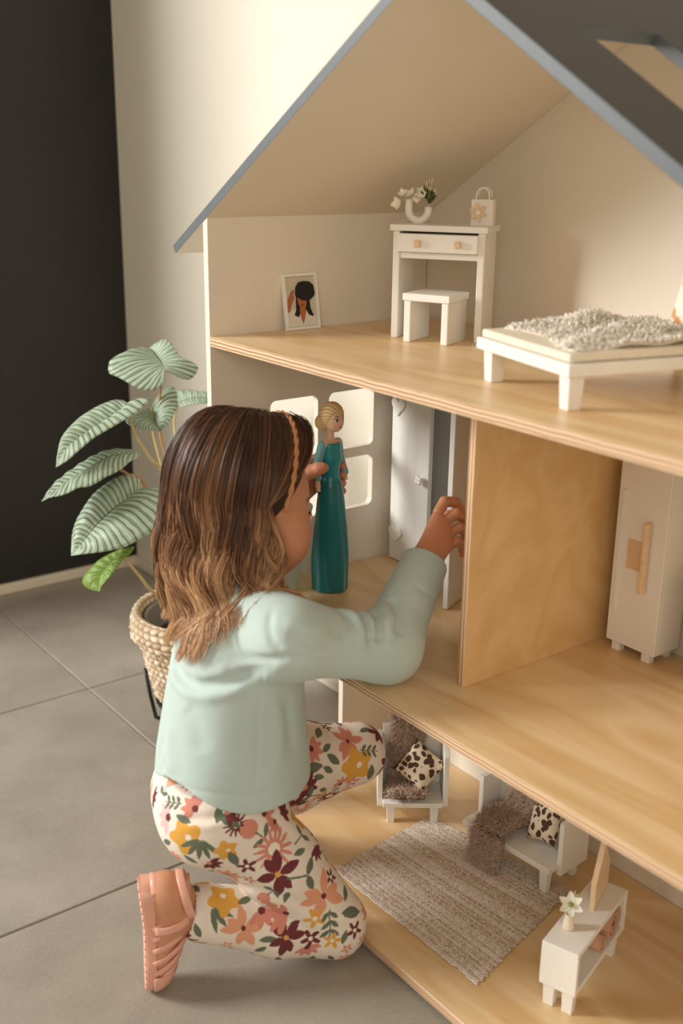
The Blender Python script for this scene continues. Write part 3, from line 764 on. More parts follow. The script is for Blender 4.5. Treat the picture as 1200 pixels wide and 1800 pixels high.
# ------------------------------------------------------------ potted plant (metres)
LEAVES = {'A': [[[-0.3526, 0.0549, 0.4533], [-0.3614, 0.0656, 0.4695], [-0.3753, 0.0571, 0.481], [-0.387, 0.0418, 0.4811], [-0.3943, 0.0251, 0.4733], [-0.3984, 0.0086, 0.4634], [-0.3999, -0.0079, 0.4525], [-0.3973, -0.023, 0.4396], [-0.3919, -0.0377, 0.4261], [-0.384, -0.0519, 0.4126], [-0.3719, -0.0639, 0.3986], [-0.3555, -0.0738, 0.3847], [-0.3336, -0.085, 0.373]], [[-0.3526, 0.0549, 0.4533], [-0.3532, 0.0417, 0.4491], [-0.3538, 0.0285, 0.4449], [-0.3531, 0.0161, 0.4389], [-0.3523, 0.0037, 0.4329], [-0.3509, -0.0083, 0.4261], [-0.3493, -0.02, 0.4192], [-0.3475, -0.0315, 0.4121], [-0.3446, -0.0422, 0.404], [-0.3416, -0.0528, 0.396], [-0.3389, -0.0635, 0.3882], [-0.3363, -0.0743, 0.3805], [-0.3336, -0.085, 0.373]], [[-0.3526, 0.0549, 0.4533], [-0.3259, 0.0654, 0.4702], [-0.2994, 0.0776, 0.4726], [-0.278, 0.0783, 0.4594], [-0.2666, 0.0656, 0.4404], [-0.2613, 0.0489, 0.4232], [-0.2627, 0.0291, 0.4115], [-0.2678, 0.0085, 0.4018], [-0.2744, -0.0113, 0.3917], [-0.2851, -0.0312, 0.3863], [-0.298, -0.0504, 0.3822], [-0.3133, -0.0687, 0.3787], [-0.3336, -0.085, 0.373]]], 'B': [[[-0.3987, 0.0708, 0.5959], [-0.4188, 0.0696, 0.6044], [-0.4328, 0.0587, 0.6059], [-0.4426, 0.0449, 0.6011], [-0.4489, 0.0304, 0.5947], [-0.4521, 0.0153, 0.5871], [-0.4526, -0.0004, 0.5795], [-0.4494, -0.0162, 0.5704], [-0.443, -0.0321, 0.5612], [-0.4327, -0.0473, 0.551], [-0.4165, -0.0599, 0.5395], [-0.3964, -0.0721, 0.5287], [-0.3683, -0.0864, 0.5203]], [[-0.3987, 0.0708, 0.5959], [-0.4047, 0.0597, 0.589], [-0.4076, 0.0473, 0.5827], [-0.4091, 0.0346, 0.5762], [-0.4098, 0.0215, 0.57], [-0.4096, 0.0081, 0.5642], [-0.4086, -0.0057, 0.5587], [-0.4066, -0.0198, 0.5535], [-0.4034, -0.034, 0.5481], [-0.3992, -0.0485, 0.543], [-0.3924, -0.0619, 0.5363], [-0.3829, -0.0746, 0.5285], [-0.3683, -0.0864, 0.5203]], [[-0.3987, 0.0708, 0.5959], [-0.3764, 0.0804, 0.6085], [-0.3579, 0.0896, 0.619], [-0.3524, 0.0712, 0.6066], [-0.35, 0.0519, 0.5969], [-0.3498, 0.0324, 0.5889], [-0.3505, 0.0133, 0.5809], [-0.3519, -0.0053, 0.5727], [-0.3541, -0.0232, 0.5642], [-0.3553, -0.0397, 0.5532], [-0.3572, -0.0556, 0.5416], [-0.3602, -0.071, 0.5299], [-0.3683, -0.0864, 0.5203]]], 'C': [[[-0.3621, 0.0633, 0.5246], [-0.3851, 0.057, 0.5253], [-0.4003, 0.046, 0.5243], [-0.412, 0.0333, 0.5209], [-0.4207, 0.0195, 0.516], [-0.4257, 0.0052, 0.5089], [-0.4283, -0.01, 0.5021], [-0.4279, -0.0256, 0.4948], [-0.4252, -0.042, 0.4881], [-0.4199, -0.059, 0.4817], [-0.4118, -0.0765, 0.4757], [-0.3984, -0.0929, 0.4679], [-0.3775, -0.1121, 0.4628]], [[-0.3621, 0.0633, 0.5246], [-0.366, 0.0476, 0.5239], [-0.37, 0.032, 0.5235], [-0.3739, 0.0166, 0.5233], [-0.3755, 0.0016, 0.518], [-0.3764, -0.0132, 0.5118], [-0.3772, -0.0279, 0.5053], [-0.3779, -0.0424, 0.4989], [-0.3786, -0.0569, 0.4925], [-0.3791, -0.0712, 0.486], [-0.3789, -0.0851, 0.4786], [-0.3784, -0.0987, 0.4708], [-0.3775, -0.1121, 0.4628]], [[-0.3621, 0.0633, 0.5246], [-0.3414, 0.0528, 0.5235], [-0.3352, 0.033, 0.5196], [-0.3288, 0.0155, 0.5122], [-0.3256, -0.0018, 0.5065], [-0.3252, -0.0187, 0.5023], [-0.3251, -0.0342, 0.4953], [-0.3279, -0.0491, 0.4902], [-0.3347, -0.0637, 0.4891], [-0.3405, -0.0771, 0.4818], [-0.349, -0.09, 0.4759], [-0.3611, -0.1022, 0.4721], [-0.3775, -0.1121, 0.4628]]], 'D': [[[-0.4285, 0.1255, 0.5765], [-0.4289, 0.1164, 0.584], [-0.4283, 0.1058, 0.5809], [-0.4279, 0.0953, 0.5766], [-0.428, 0.0851, 0.5724], [-0.4288, 0.0749, 0.5687], [-0.4245, 0.072, 0.5644], [-0.415, 0.0765, 0.5595], [-0.4059, 0.083, 0.5576], [-0.3972, 0.0898, 0.5558], [-0.389, 0.0969, 0.5544], [-0.3816, 0.1046, 0.5539], [-0.3755, 0.1131, 0.553]], [[-0.4285, 0.1255, 0.5765], [-0.4312, 0.1276, 0.5726], [-0.431, 0.1282, 0.5694], [-0.4298, 0.1283, 0.5664], [-0.4275, 0.1282, 0.5638], [-0.4243, 0.128, 0.5615], [-0.4202, 0.1273, 0.5595], [-0.4152, 0.1262, 0.5577], [-0.4094, 0.1247, 0.5561], [-0.4028, 0.1228, 0.5548], [-0.3953, 0.1204, 0.5537], [-0.3868, 0.1175, 0.553], [-0.3755, 0.1131, 0.553]], [[-0.4285, 0.1255, 0.5765], [-0.4341, 0.1321, 0.5881], [-0.4346, 0.1393, 0.599], [-0.4323, 0.1479, 0.6091], [-0.4271, 0.1573, 0.6169], [-0.4194, 0.1655, 0.6194], [-0.4101, 0.1672, 0.6089], [-0.4027, 0.1641, 0.5974], [-0.3956, 0.1589, 0.5858], [-0.3907, 0.1498, 0.5755], [-0.3855, 0.1398, 0.5657], [-0.3802, 0.1283, 0.557], [-0.3755, 0.1131, 0.553]]], 'E': [[[-0.3801, 0.129, 0.6585], [-0.3705, 0.1227, 0.642], [-0.3736, 0.1101, 0.6294], [-0.3846, 0.0952, 0.6264], [-0.3989, 0.0825, 0.6306], [-0.4146, 0.0726, 0.6388], [-0.4317, 0.0632, 0.6465], [-0.4484, 0.0555, 0.6519], [-0.4601, 0.0629, 0.6686], [-0.4634, 0.0797, 0.6773], [-0.4641, 0.1003, 0.682], [-0.4653, 0.122, 0.6846], [-0.4702, 0.1461, 0.6847]], [[-0.3801, 0.129, 0.6585], [-0.3872, 0.1311, 0.6611], [-0.3943, 0.1333, 0.6636], [-0.4015, 0.1354, 0.6662], [-0.4086, 0.1375, 0.6688], [-0.4161, 0.139, 0.671], [-0.4237, 0.1403, 0.6731], [-0.4313, 0.1415, 0.6753], [-0.4389, 0.1428, 0.6774], [-0.4466, 0.1441, 0.6796], [-0.4544, 0.1448, 0.6813], [-0.4623, 0.1454, 0.683], [-0.4702, 0.1461, 0.6847]], [[-0.3801, 0.129, 0.6585], [-0.3716, 0.1402, 0.6523], [-0.3645, 0.1521, 0.6455], [-0.3585, 0.1659, 0.6428], [-0.3584, 0.1791, 0.6521], [-0.3643, 0.1863, 0.6636], [-0.3795, 0.1796, 0.6701], [-0.3952, 0.1723, 0.6756], [-0.4102, 0.1693, 0.6855], [-0.425, 0.1683, 0.6972], [-0.4411, 0.1633, 0.703], [-0.4547, 0.1545, 0.6937], [-0.4702, 0.1461, 0.6847]]], 'F': [[[-0.4656, 0.1997, 0.5789], [-0.4757, 0.2051, 0.587], [-0.4816, 0.2083, 0.596], [-0.4779, 0.2171, 0.5976], [-0.472, 0.2254, 0.5978], [-0.4644, 0.2327, 0.5965], [-0.4556, 0.2392, 0.5955], [-0.4456, 0.2452, 0.5953], [-0.4344, 0.2505, 0.5955], [-0.4221, 0.255, 0.5961], [-0.4083, 0.2573, 0.5939], [-0.3931, 0.2584, 0.5914], [-0.3739, 0.257, 0.5901]], [[-0.4656, 0.1997, 0.5789], [-0.4585, 0.2048, 0.582], [-0.4515, 0.21, 0.585], [-0.4444, 0.2151, 0.588], [-0.4371, 0.2201, 0.5902], [-0.4293, 0.2251, 0.5911], [-0.4215, 0.23, 0.5919], [-0.4137, 0.2349, 0.5927], [-0.406, 0.2397, 0.5935], [-0.3981, 0.2444, 0.5939], [-0.39, 0.2486, 0.5926], [-0.3819, 0.2528, 0.5913], [-0.3739, 0.257, 0.5901]], [[-0.4656, 0.1997, 0.5789], [-0.4522, 0.195, 0.5733], [-0.4414, 0.1962, 0.5744], [-0.4312, 0.2001, 0.5784], [-0.4213, 0.2045, 0.581], [-0.4123, 0.2093, 0.5834], [-0.4041, 0.2145, 0.5852], [-0.3966, 0.2202, 0.5866], [-0.3899, 0.2263, 0.5878], [-0.3841, 0.2329, 0.5888], [-0.3791, 0.24, 0.5896], [-0.3751, 0.2477, 0.5902], [-0.3739, 0.257, 0.5901]]], 'G': [[[-0.4147, 0.186, 0.5258], [-0.4249, 0.1891, 0.5261], [-0.4276, 0.1956, 0.5247], [-0.4292, 0.2016, 0.5235], [-0.43, 0.2072, 0.5225], [-0.4299, 0.2123, 0.5218], [-0.4289, 0.2164, 0.52], [-0.4269, 0.2198, 0.5178], [-0.4242, 0.2228, 0.5159], [-0.4206, 0.2253, 0.5142], [-0.4172, 0.2255, 0.5115], [-0.4136, 0.2233, 0.5079], [-0.4072, 0.2195, 0.5052]], [[-0.4147, 0.186, 0.5258], [-0.4141, 0.1888, 0.5241], [-0.4135, 0.1915, 0.5224], [-0.4129, 0.1943, 0.5207], [-0.4123, 0.1971, 0.519], [-0.4117, 0.1999, 0.5172], [-0.411, 0.2027, 0.5155], [-0.4104, 0.2055, 0.5138], [-0.4098, 0.2083, 0.5121], [-0.4092, 0.2111, 0.5104], [-0.4085, 0.2139, 0.5086], [-0.4079, 0.2167, 0.5069], [-0.4072, 0.2195, 0.5052]], [[-0.4147, 0.186, 0.5258], [-0.4079, 0.1829, 0.5232], [-0.4039, 0.1814, 0.5198], [-0.4004, 0.1812, 0.5164], [-0.3978, 0.1814, 0.5127], [-0.396, 0.1821, 0.5088], [-0.3945, 0.185, 0.5066], [-0.3935, 0.1892, 0.5052], [-0.3933, 0.194, 0.5036], [-0.3948, 0.1993, 0.5038], [-0.3974, 0.2051, 0.5047], [-0.4009, 0.2115, 0.5054], [-0.4072, 0.2195, 0.5052]]], 'H': [[[-0.3419, 0.0148, 0.3525], [-0.3493, 0.0186, 0.3606], [-0.3567, 0.0095, 0.3553], [-0.3631, -0.0001, 0.3502], [-0.368, -0.0099, 0.3445], [-0.3718, -0.0198, 0.3386], [-0.373, -0.0291, 0.3309], [-0.3731, -0.0385, 0.3233], [-0.3717, -0.0478, 0.3154], [-0.3664, -0.0539, 0.3068], [-0.3551, -0.0524, 0.3007], [-0.341, -0.047, 0.299], [-0.3242, -0.0419, 0.3008]], [[-0.3419, 0.0148, 0.3525], [-0.3417, 0.0089, 0.3491], [-0.3415, 0.003, 0.3457], [-0.3413, -0.0029, 0.3423], [-0.3411, -0.0088, 0.339], [-0.3402, -0.0141, 0.3349], [-0.3392, -0.0194, 0.3307], [-0.3382, -0.0247, 0.3266], [-0.3368, -0.0296, 0.3222], [-0.3337, -0.0326, 0.3168], [-0.3305, -0.0357, 0.3115], [-0.3274, -0.0388, 0.3061], [-0.3242, -0.0419, 0.3008]], [[-0.3419, 0.0148, 0.3525], [-0.3307, 0.0178, 0.3638], [-0.3203, 0.0233, 0.3715], [-0.3138, 0.0213, 0.3708], [-0.3107, 0.0131, 0.3637], [-0.3108, 0.0035, 0.3589], [-0.3104, -0.0047, 0.3522], [-0.3103, -0.0121, 0.3447], [-0.3111, -0.0192, 0.3369], [-0.3128, -0.026, 0.3288], [-0.3158, -0.0327, 0.3207], [-0.3197, -0.0389, 0.3123], [-0.3242, -0.0419, 0.3008]]]}
STEMS = {'A': [[-0.3573, 0.0561, 0.4508], [-0.3594, 0.079, 0.4177], [-0.3511, 0.1049, 0.3808], [-0.3, 0.152, 0.2]], 'B': [[-0.3987, 0.0708, 0.5959], [-0.4051, 0.0749, 0.5545], [-0.3903, 0.1005, 0.501], [-0.3771, 0.1248, 0.4492], [-0.2919, 0.1312, 0.2]], 'C': [[-0.3709, 0.0677, 0.522], [-0.3824, 0.0385, 0.4958], [-0.3826, 0.0487, 0.4831], [-0.376, 0.0873, 0.4417], [-0.312, 0.141, 0.2]], 'D': [[-0.4285, 0.1255, 0.5765], [-0.4259, 0.1254, 0.5376], [-0.4059, 0.1266, 0.4907], [-0.3811, 0.1312, 0.4385], [-0.2905, 0.1473, 0.2]], 'E': [[-0.3801, 0.129, 0.6585], [-0.419, 0.1387, 0.6101], [-0.4184, 0.1353, 0.5378], [-0.3962, 0.1366, 0.4856], [-0.3778, 0.1356, 0.4386], [-0.3021, 0.1282, 0.2]], 'F': [[-0.4656, 0.1997, 0.5789], [-0.4431, 0.1788, 0.5498], [-0.4099, 0.1619, 0.5016], [-0.3889, 0.1453, 0.4515], [-0.3064, 0.1501, 0.2]], 'G': [[-0.4147, 0.186, 0.5258], [-0.4022, 0.165, 0.4884], [-0.3866, 0.1454, 0.4462], [-0.2884, 0.1369, 0.2]], 'H': [[-0.3419, 0.0148, 0.3525], [-0.3428, 0.022, 0.3357], [-0.3382, 0.0447, 0.302], [-0.3368, 0.0651, 0.2716], [-0.3107, 0.1345, 0.2]]}
def leaf_mat(name, stops, vein):
    k = N(name); uv = k.n('ShaderNodeAttribute', attribute_name='luv'); sp = k.n('ShaderNodeSeparateXYZ'); k.l(uv.outputs['Vector'], sp.inputs[0])
    ab = k.n('ShaderNodeMath', operation='ABSOLUTE'); k.l(sp.outputs[1], ab.inputs[0])
    nz = k.noise(k.coord('Object'), 30, 2)
    a1 = k.n('ShaderNodeMath', operation='MULTIPLY_ADD'); k.l(ab.outputs[0], a1.inputs[0]); a1.inputs[1].default_value = -0.16; k.l(sp.outputs[0], a1.inputs[2])
    a2 = k.n('ShaderNodeMath', operation='MULTIPLY_ADD'); k.l(nz, a2.inputs[0]); a2.inputs[1].default_value = 0.035; k.l(a1.outputs[0], a2.inputs[2])
    a3 = k.n('ShaderNodeMath', operation='MULTIPLY'); k.l(a2.outputs[0], a3.inputs[0]); a3.inputs[1].default_value = 40.0
    pp = k.n('ShaderNodeMath', operation='PINGPONG'); k.l(a3.outputs[0], pp.inputs[0]); pp.inputs[1].default_value = 1.0
    a4 = k.n('ShaderNodeMath', operation='MULTIPLY'); k.l(a2.outputs[0], a4.inputs[0]); a4.inputs[1].default_value = 103.0
    p2 = k.n('ShaderNodeMath', operation='PINGPONG'); k.l(a4.outputs[0], p2.inputs[0]); p2.inputs[1].default_value = 1.0
    mx = k.n('ShaderNodeMath', operation='MULTIPLY_ADD'); k.l(p2.outputs[0], mx.inputs[0]); mx.inputs[1].default_value = 0.5; k.l(pp.outputs[0], mx.inputs[2])
    nb = k.noise(k.coord('Object'), 18, 2); av = k.n('ShaderNodeMath', operation='MULTIPLY_ADD'); k.l(nb, av.inputs[0]); av.inputs[1].default_value = 0.7
    sb_ = k.n('ShaderNodeMath', operation='SUBTRACT'); k.l(mx.outputs[0], sb_.inputs[0]); sb_.inputs[1].default_value = 0.35; k.l(sb_.outputs[0], av.inputs[2])
    c = k.ramp(av.outputs[0], stops)
    # dark line along the midrib
    lt = k.n('ShaderNodeMath', operation='LESS_THAN'); k.l(ab.outputs[0], lt.inputs[0]); lt.inputs[1].default_value = 0.022
    m2 = k.n('ShaderNodeMix', data_type='RGBA'); k.l(lt.outputs[0], m2.inputs[0]); k.l(c, m2.inputs[6]); m2.inputs[7].default_value = vein
    k.l(m2.outputs[2], k.b.inputs['Base Color']); k.set(Roughness=0.48)
    k.bump(mx.outputs[0], 0.35, 0.0012); return k.m
M_LEAF = leaf_mat('striped_leaf', [(0.20, srgb(84, 92, 70)), (0.45, srgb(124, 137, 112)), (0.75, srgb(154, 171, 149)), (0.95, srgb(172, 190, 168))], srgb(96, 96, 70))
M_LEAFG = leaf_mat('young_green_leaf', [(0.2, srgb(92, 122, 44)), (1.0, srgb(130, 156, 66))], srgb(150, 170, 90))
M_STEM = simple('plant_stem', srgb(188, 170, 112), 0.5, 0.12, 40)
M_STEMB = simple('woody_stem', srgb(176, 130, 84), 0.6, 0.15, 40)

plant = tag(empty('potted_plant', (-0.30, 0.14, 0.17)), 'striped silver-green leafy house plant left of the dollhouse', 'plant')
PO = np.array([-0.30, 0.14, 0.17])
def build_leaf(key):
    U = [np.array(e) for e in LEAVES[key]]
    nu = 40; up = smooth_path(U[0], nu+1); mi = smooth_path(U[1], nu+1); lo = smooth_path(U[2], nu+1)
    nv = 10; V = []; L = []
    nrm = np.cross(up[nu//2]-lo[nu//2], mi[-1]-mi[0]); nrm /= np.linalg.norm(nrm)
    if nrm@(CAM-mi[nu//2]) < 0: nrm = -nrm
    for i in range(nu+1):
        for j in range(-nv, nv+1):
            t = abs(j)/nv; E_ = up[i] if j < 0 else lo[i]
            w = np.linalg.norm(E_-mi[i])
            q = mi[i]*(1-t)+E_*t+nrm*(0.16*w*math.sin(math.pi*t)+0.0012*math.sin(i*1.3-3*t)*math.sin(math.pi*t))
            V.append(q-PO); L.append((i/nu, (j/nv)))
    W_ = 2*nv+1; F = []
    for i in range(nu):
        for j in range(2*nv): F.append((i*W_+j, i*W_+j+1, (i+1)*W_+j+1, (i+1)*W_+j))
    o = mesh('leaf', V, F, M_LEAFG if key == 'H' else M_LEAF, plant)
    at = o.data.attributes.new('luv', 'FLOAT_VECTOR', 'POINT')
    at.data.foreach_set('vector', np.array([(a, b, 0) for a, b in L], np.float32).ravel())
    sm = o.modifiers.new('thick', 'SOLIDIFY'); sm.thickness = 0.0012; sm.offset = 0
    if key == 'H': o['label'] = 'plain bright green young leaf'
for key in LEAVES: build_leaf(key)
for key, pts in STEMS.items():
    P_ = smooth_path(pts, 22)-PO
    MB().add(tube(P_, np.linspace(0.0022, 0.0034, 22), 8)).build('stem', M_STEMB if key in 'CE' else M_STEM, plant)
MB().add(lathe([(0.0, 0.012), (0.06, 0.014), (0.098, 0.010), (0.100, 0.0), (0.0, -0.002)], 32)).build('soil', simple('potting_soil', srgb(70, 54, 40), 0.95, 0.4, 120, 0.8, 0.004), plant)

# braided jute basket with plastic liner on a black wire stand
def basket():
    e = tag(empty('woven_basket', (-0.30, 0.14, 0.062)), 'braided jute plant basket with rolled rim on black stand', 'basket')
    prof = [(0.060, 0.0), (0.076, 0.002), (0.083, 0.012), (0.092, 0.05), (0.101, 0.09), (0.109, 0.118), (0.118, 0.126), (0.122, 0.138), (0.122, 0.155), (0.119, 0.170), (0.113, 0.177), (0.106, 0.172), (0.103, 0.150)]
    pp = smooth_path([(r, 0, z) for r, z in prof], 150)[:, [0, 2]]
    nt = 420; d = np.r_[0, np.cumsum(np.hypot(*np.diff(pp, axis=0).T))]; row = d/0.0125
    th = np.linspace(0, 2*np.pi, nt, endpoint=False)
    ri = np.floor(row)[:, None]; fr_ = (row-np.floor(row))[:, None]
    ph = th[None, :]*44+np.where(ri % 2 == 0, 1, -1)*1.5*(fr_-0.5)+ri*1.3
    st = np.abs(np.sin(ph/2+0.25*np.sin(th*9+ri)))**0.7
    rs = np.random.RandomState(9); lump = rs.rand(int(row.max())+2, 45)
    lv = lump[np.clip(ri.astype(int), 0, lump.shape[0]-1), ((ph/2/np.pi*1.0) % 44).astype(int) % 45]
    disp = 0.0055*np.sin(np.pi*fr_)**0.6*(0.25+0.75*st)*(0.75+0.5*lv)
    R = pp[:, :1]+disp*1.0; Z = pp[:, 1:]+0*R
    V = np.stack([R*np.cos(th), R*np.sin(th), Z], -1).reshape(-1, 3)
    m = len(pp); i, j = np.meshgrid(np.arange(m-1), np.arange(nt), indexing='ij')
    a = (i*nt+j).ravel(); b = (i*nt+(j+1) % nt).ravel(); F = np.stack([a, b, b+nt, a+nt], 1)
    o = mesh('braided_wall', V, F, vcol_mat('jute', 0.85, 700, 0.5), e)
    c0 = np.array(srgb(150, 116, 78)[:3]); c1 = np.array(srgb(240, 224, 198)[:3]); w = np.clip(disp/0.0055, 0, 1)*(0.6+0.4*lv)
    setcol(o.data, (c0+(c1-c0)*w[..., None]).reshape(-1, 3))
    MB().add(lathe([(0.0, 0.001), (0.062, 0.001), (0.062, 0.004), (0, 0.004)], 40)).build('base', simple('jute_base', srgb(190, 160, 120), 0.9, 0.1, 60), e)
    return e
basket()
M_LINER = simple('grey_liner', srgb(128, 122, 114), 0.35, 0.05, 40, 0)
ln = tag(empty('pot_liner', (-0.30, 0.14, 0.07)), 'grey plastic pot liner inside the woven basket', 'pot')
ls = MB().add(lathe([(0.0, 0.0), (0.066, 0.0), (0.099, 0.150), (0.101, 0.156), (0.098, 0.157), (0.096, 0.150), (0.062, 0.003), (0.0, 0.003)], 48)).build('liner_wall', M_LINER, ln)
M_IRON = simple('black_iron', srgb(22, 22, 22), 0.4, 0.05, 40, 0)
sd = tag(empty('plant_stand', (-0.30, 0.14, 0.0)), 'black iron plant stand under the woven basket', 'stand')
MB().add(tube([(0.082*math.cos(a), 0.082*math.sin(a), 0.0565) for a in np.linspace(0, 2*math.pi, 49)], 0.004, 8)).build('ring', M_IRON, sd)
for a in (3.95, 3.95+math.pi/2, 3.95+math.pi, 3.95-math.pi/2):
    c, s = math.cos(a), math.sin(a)
    MB().add(tube([(0.108*c, 0.108*s, 0.105), (0.1*c, 0.1*s, 0.05), (0.091*c, 0.091*s, 0.004), (0.084*c, 0.084*s, 0.004)], 0.0038, 8)).build('leg', M_IRON, sd)
    MB().add(tube([(0.0, 0.0, 0.0565), (0.082*c, 0.082*s, 0.0565)], 0.003, 8)).build('crossbar', M_IRON, sd)
# ------------------------------------------------------------ sculpting with distance fields
class Fld:
    def __init__(s, lo, hi, h):
        s.lo = np.array(lo, np.float32); s.h = h
        s.n = np.ceil((np.array(hi)-np.array(lo))/h).astype(int)+1
        s.D = np.full(s.n, 0.08, np.float32)
        s.ax = [s.lo[i]+h*np.arange(s.n[i], dtype=np.float32) for i in range(3)]
    def sub(s, lo, hi):
        a = np.clip(np.floor((np.array(lo)-s.lo)/s.h).astype(int), 0, s.n); b = np.clip(np.ceil((np.array(hi)-s.lo)/s.h).astype(int)+1, 0, s.n)
        sl = tuple(slice(int(x), int(y)) for x, y in zip(a, b))
        X, Y, Z = np.meshgrid(*[s.ax[i][sl[i]] for i in range(3)], indexing='ij', sparse=True)
        return sl, X, Y, Z
    def put(s, sl, d, k, op='u'):
        A = s.D[sl]
        if A.size == 0: return
        if op == 'u':
            if k <= 0: r = np.minimum(A, d)
            else:
                h = np.maximum(k-np.abs(A-d), 0)/k; r = np.minimum(A, d)-h*h*k*0.25
        elif op == 'c':                                   # carve: smooth subtraction
            d = -d; h = np.maximum(k-np.abs(A-d), 0)/max(k, 1e-6); r = np.maximum(A, d)+h*h*k*0.25
        s.D[sl] = r
    def cone(s, a, b, ra, rb, k=0.01, op='u'):
        a = np.array(a, np.float32); b = np.array(b, np.float32); m = max(ra, rb)+k+4*s.h+0.004
        sl, X, Y, Z = s.sub(np.minimum(a, b)-m, np.maximum(a, b)+m)
        d = b-a; L2 = float(d@d)+1e-12
        t = np.clip(((X-a[0])*d[0]+(Y-a[1])*d[1]+(Z-a[2])*d[2])/L2, 0, 1)
        q = np.sqrt((X-a[0]-t*d[0])**2+(Y-a[1]-t*d[1])**2+(Z-a[2]-t*d[2])**2)-(ra+(rb-ra)*t)
        s.put(sl, q, k, op); return s
    def chain(s, pts, rad, k=0.01):
        for i in range(len(pts)-1): s.cone(pts[i], pts[i+1], rad[i], rad[i+1], k)
        return s
    def ell(s, c, r, R=None, k=0.01, op='u'):
        c = np.array(c, np.float32); r = np.array(r, np.float32); m = float(r.max())+k+4*s.h+0.004
        sl, X, Y, Z = s.sub(c-m, c+m)
        R = np.eye(3) if R is None else np.asarray(R)     # rows = local axes
        L = [R[i][0]*(X-c[0])+R[i][1]*(Y-c[1])+R[i][2]*(Z-c[2]) for i in range(3)]
        k0 = np.sqrt(sum((L[i]/r[i])**2 for i in range(3))); k1 = np.sqrt(sum((L[i]/r[i]**2)**2 for i in range(3)))+1e-9
        s.put(sl, k0*(k0-1)/k1, k, op); return s
    def func(s, lo, hi, fn, k=0.01, op='u'):
        sl, X, Y, Z = s.sub(lo, hi); s.put(sl, fn(X, Y, Z).astype(np.float32), k, op); return s
    def cut(s, p, n):                                      # keep the side the normal points away from
        n = np.array(n, float); n /= np.linalg.norm(n)
        X, Y, Z = np.meshgrid(*s.ax, indexing='ij', sparse=True)
        d = (X-p[0])*n[0]+(Y-p[1])*n[1]+(Z-p[2])*n[2]
        s.D = np.maximum(s.D, d.astype(np.float32)); return s
    def crease(s, pts, r, depth):
        """Gaussian furrow (depth>0) or ridge (depth<0) along a polyline"""
        pts = np.array(pts, np.float32); m = 2.6*r
        sl, X, Y, Z = s.sub(pts.min(0)-m, pts.max(0)+m)
        best = None; n = len(pts)-1
        for i in range(n):
            a, b = pts[i], pts[i+1]; d = b-a; L2 = float(d@d)+1e-12
            t = np.clip(((X-a[0])*d[0]+(Y-a[1])*d[1]+(Z-a[2])*d[2])/L2, 0, 1)
            q = (X-a[0]-t*d[0])**2+(Y-a[1]-t*d[1])**2+(Z-a[2]-t*d[2])**2
            u = (i+t)/n; w = np.exp(-q/r**2)*np.clip(np.sin(np.pi*np.clip(u, 0.04, 0.96))*1.8, 0, 1)
            best = w if best is None else np.maximum(best, w)
        if best is not None and best.size: s.D[sl] += depth*best
        return s
    def mesh(s, smooth=1):
        """naive surface nets"""
        D = s.D; ins = D < 0
        nx, ny, nz = D.shape
        cnt = np.zeros((nx-1, ny-1, nz-1), np.uint8)
        for dx in (0, 1):
            for dy in (0, 1):
                for dz in (0, 1): cnt += ins[dx:nx-1+dx, dy:ny-1+dy, dz:nz-1+dz]
        act = (cnt > 0) & (cnt < 8); idx = np.full(act.shape, -1, np.int64)
        ci = np.argwhere(act); idx[tuple(ci.T)] = np.arange(len(ci))
        acc = np.zeros((len(ci), 3)); num = np.zeros(len(ci))
        corners = [(dx, dy, dz) for dx in (0, 1) for dy in (0, 1) for dz in (0, 1)]
        vals = {c: D[ci[:, 0]+c[0], ci[:, 1]+c[1], ci[:, 2]+c[2]] for c in corners}
        for c in corners:
            for a in range(3):
                if c[a] == 0:
                    c2 = list(c); c2[a] = 1; c2 = tuple(c2); v0, v1 = vals[c], vals[c2]
                    m = (v0 < 0) != (v1 < 0); t = np.where(m, v0/(v0-v1+1e-20), 0)
                    q = np.array(c, float)[None, :].repeat(len(ci), 0); q[:, a] += t
                    acc[m] += q[m]; num[m] += 1
        V = s.lo+s.h*(ci+acc/num[:, None])
        F = []
        for a in range(3):
            b, c = (a+1) % 3, (a+2) % 3
            sl0 = [slice(None)]*3; sl1 = [slice(None)]*3; sl0[a] = slice(0, -1); sl1[a] = slice(1, None)
            e = ins[tuple(sl0)] != ins[tuple(sl1)]
            P = np.argwhere(e); 
            ok = (P[:, b] > 0) & (P[:, c] > 0) & (P[:, b] < D.shape[b]-1) & (P[:, c] < D.shape[c]-1); P = P[ok]
            flip = ins[tuple(P.T)]
            def at(ob, oc):
                Q = P.copy(); Q[:, b] -= ob; Q[:, c] -= oc; return idx[tuple(Q.T)]
            q = np.stack([at(1, 1), at(0, 1), at(0, 0), at(1, 0)], 1)
            q[~flip] = q[~flip][:, ::-1]
            F.append(q)
        F = np.concatenate(F)
        for _ in range(smooth): V = relax(V, F, 0.5)
        return V, F

def relax(V, F, w=0.5):
    S = np.zeros_like(V); n = np.zeros(len(V))
    for i in range(4):
        a, b = F[:, i], F[:, (i+1) % 4]
        for k in range(3): S[:, k] += np.bincount(a, V[b, k], len(V))+np.bincount(b, V[a, k], len(V))
        n += np.bincount(a, minlength=len(V))+np.bincount(b, minlength=len(V))
    return V*(1-w)+w*S/np.maximum(n, 1)[:, None]

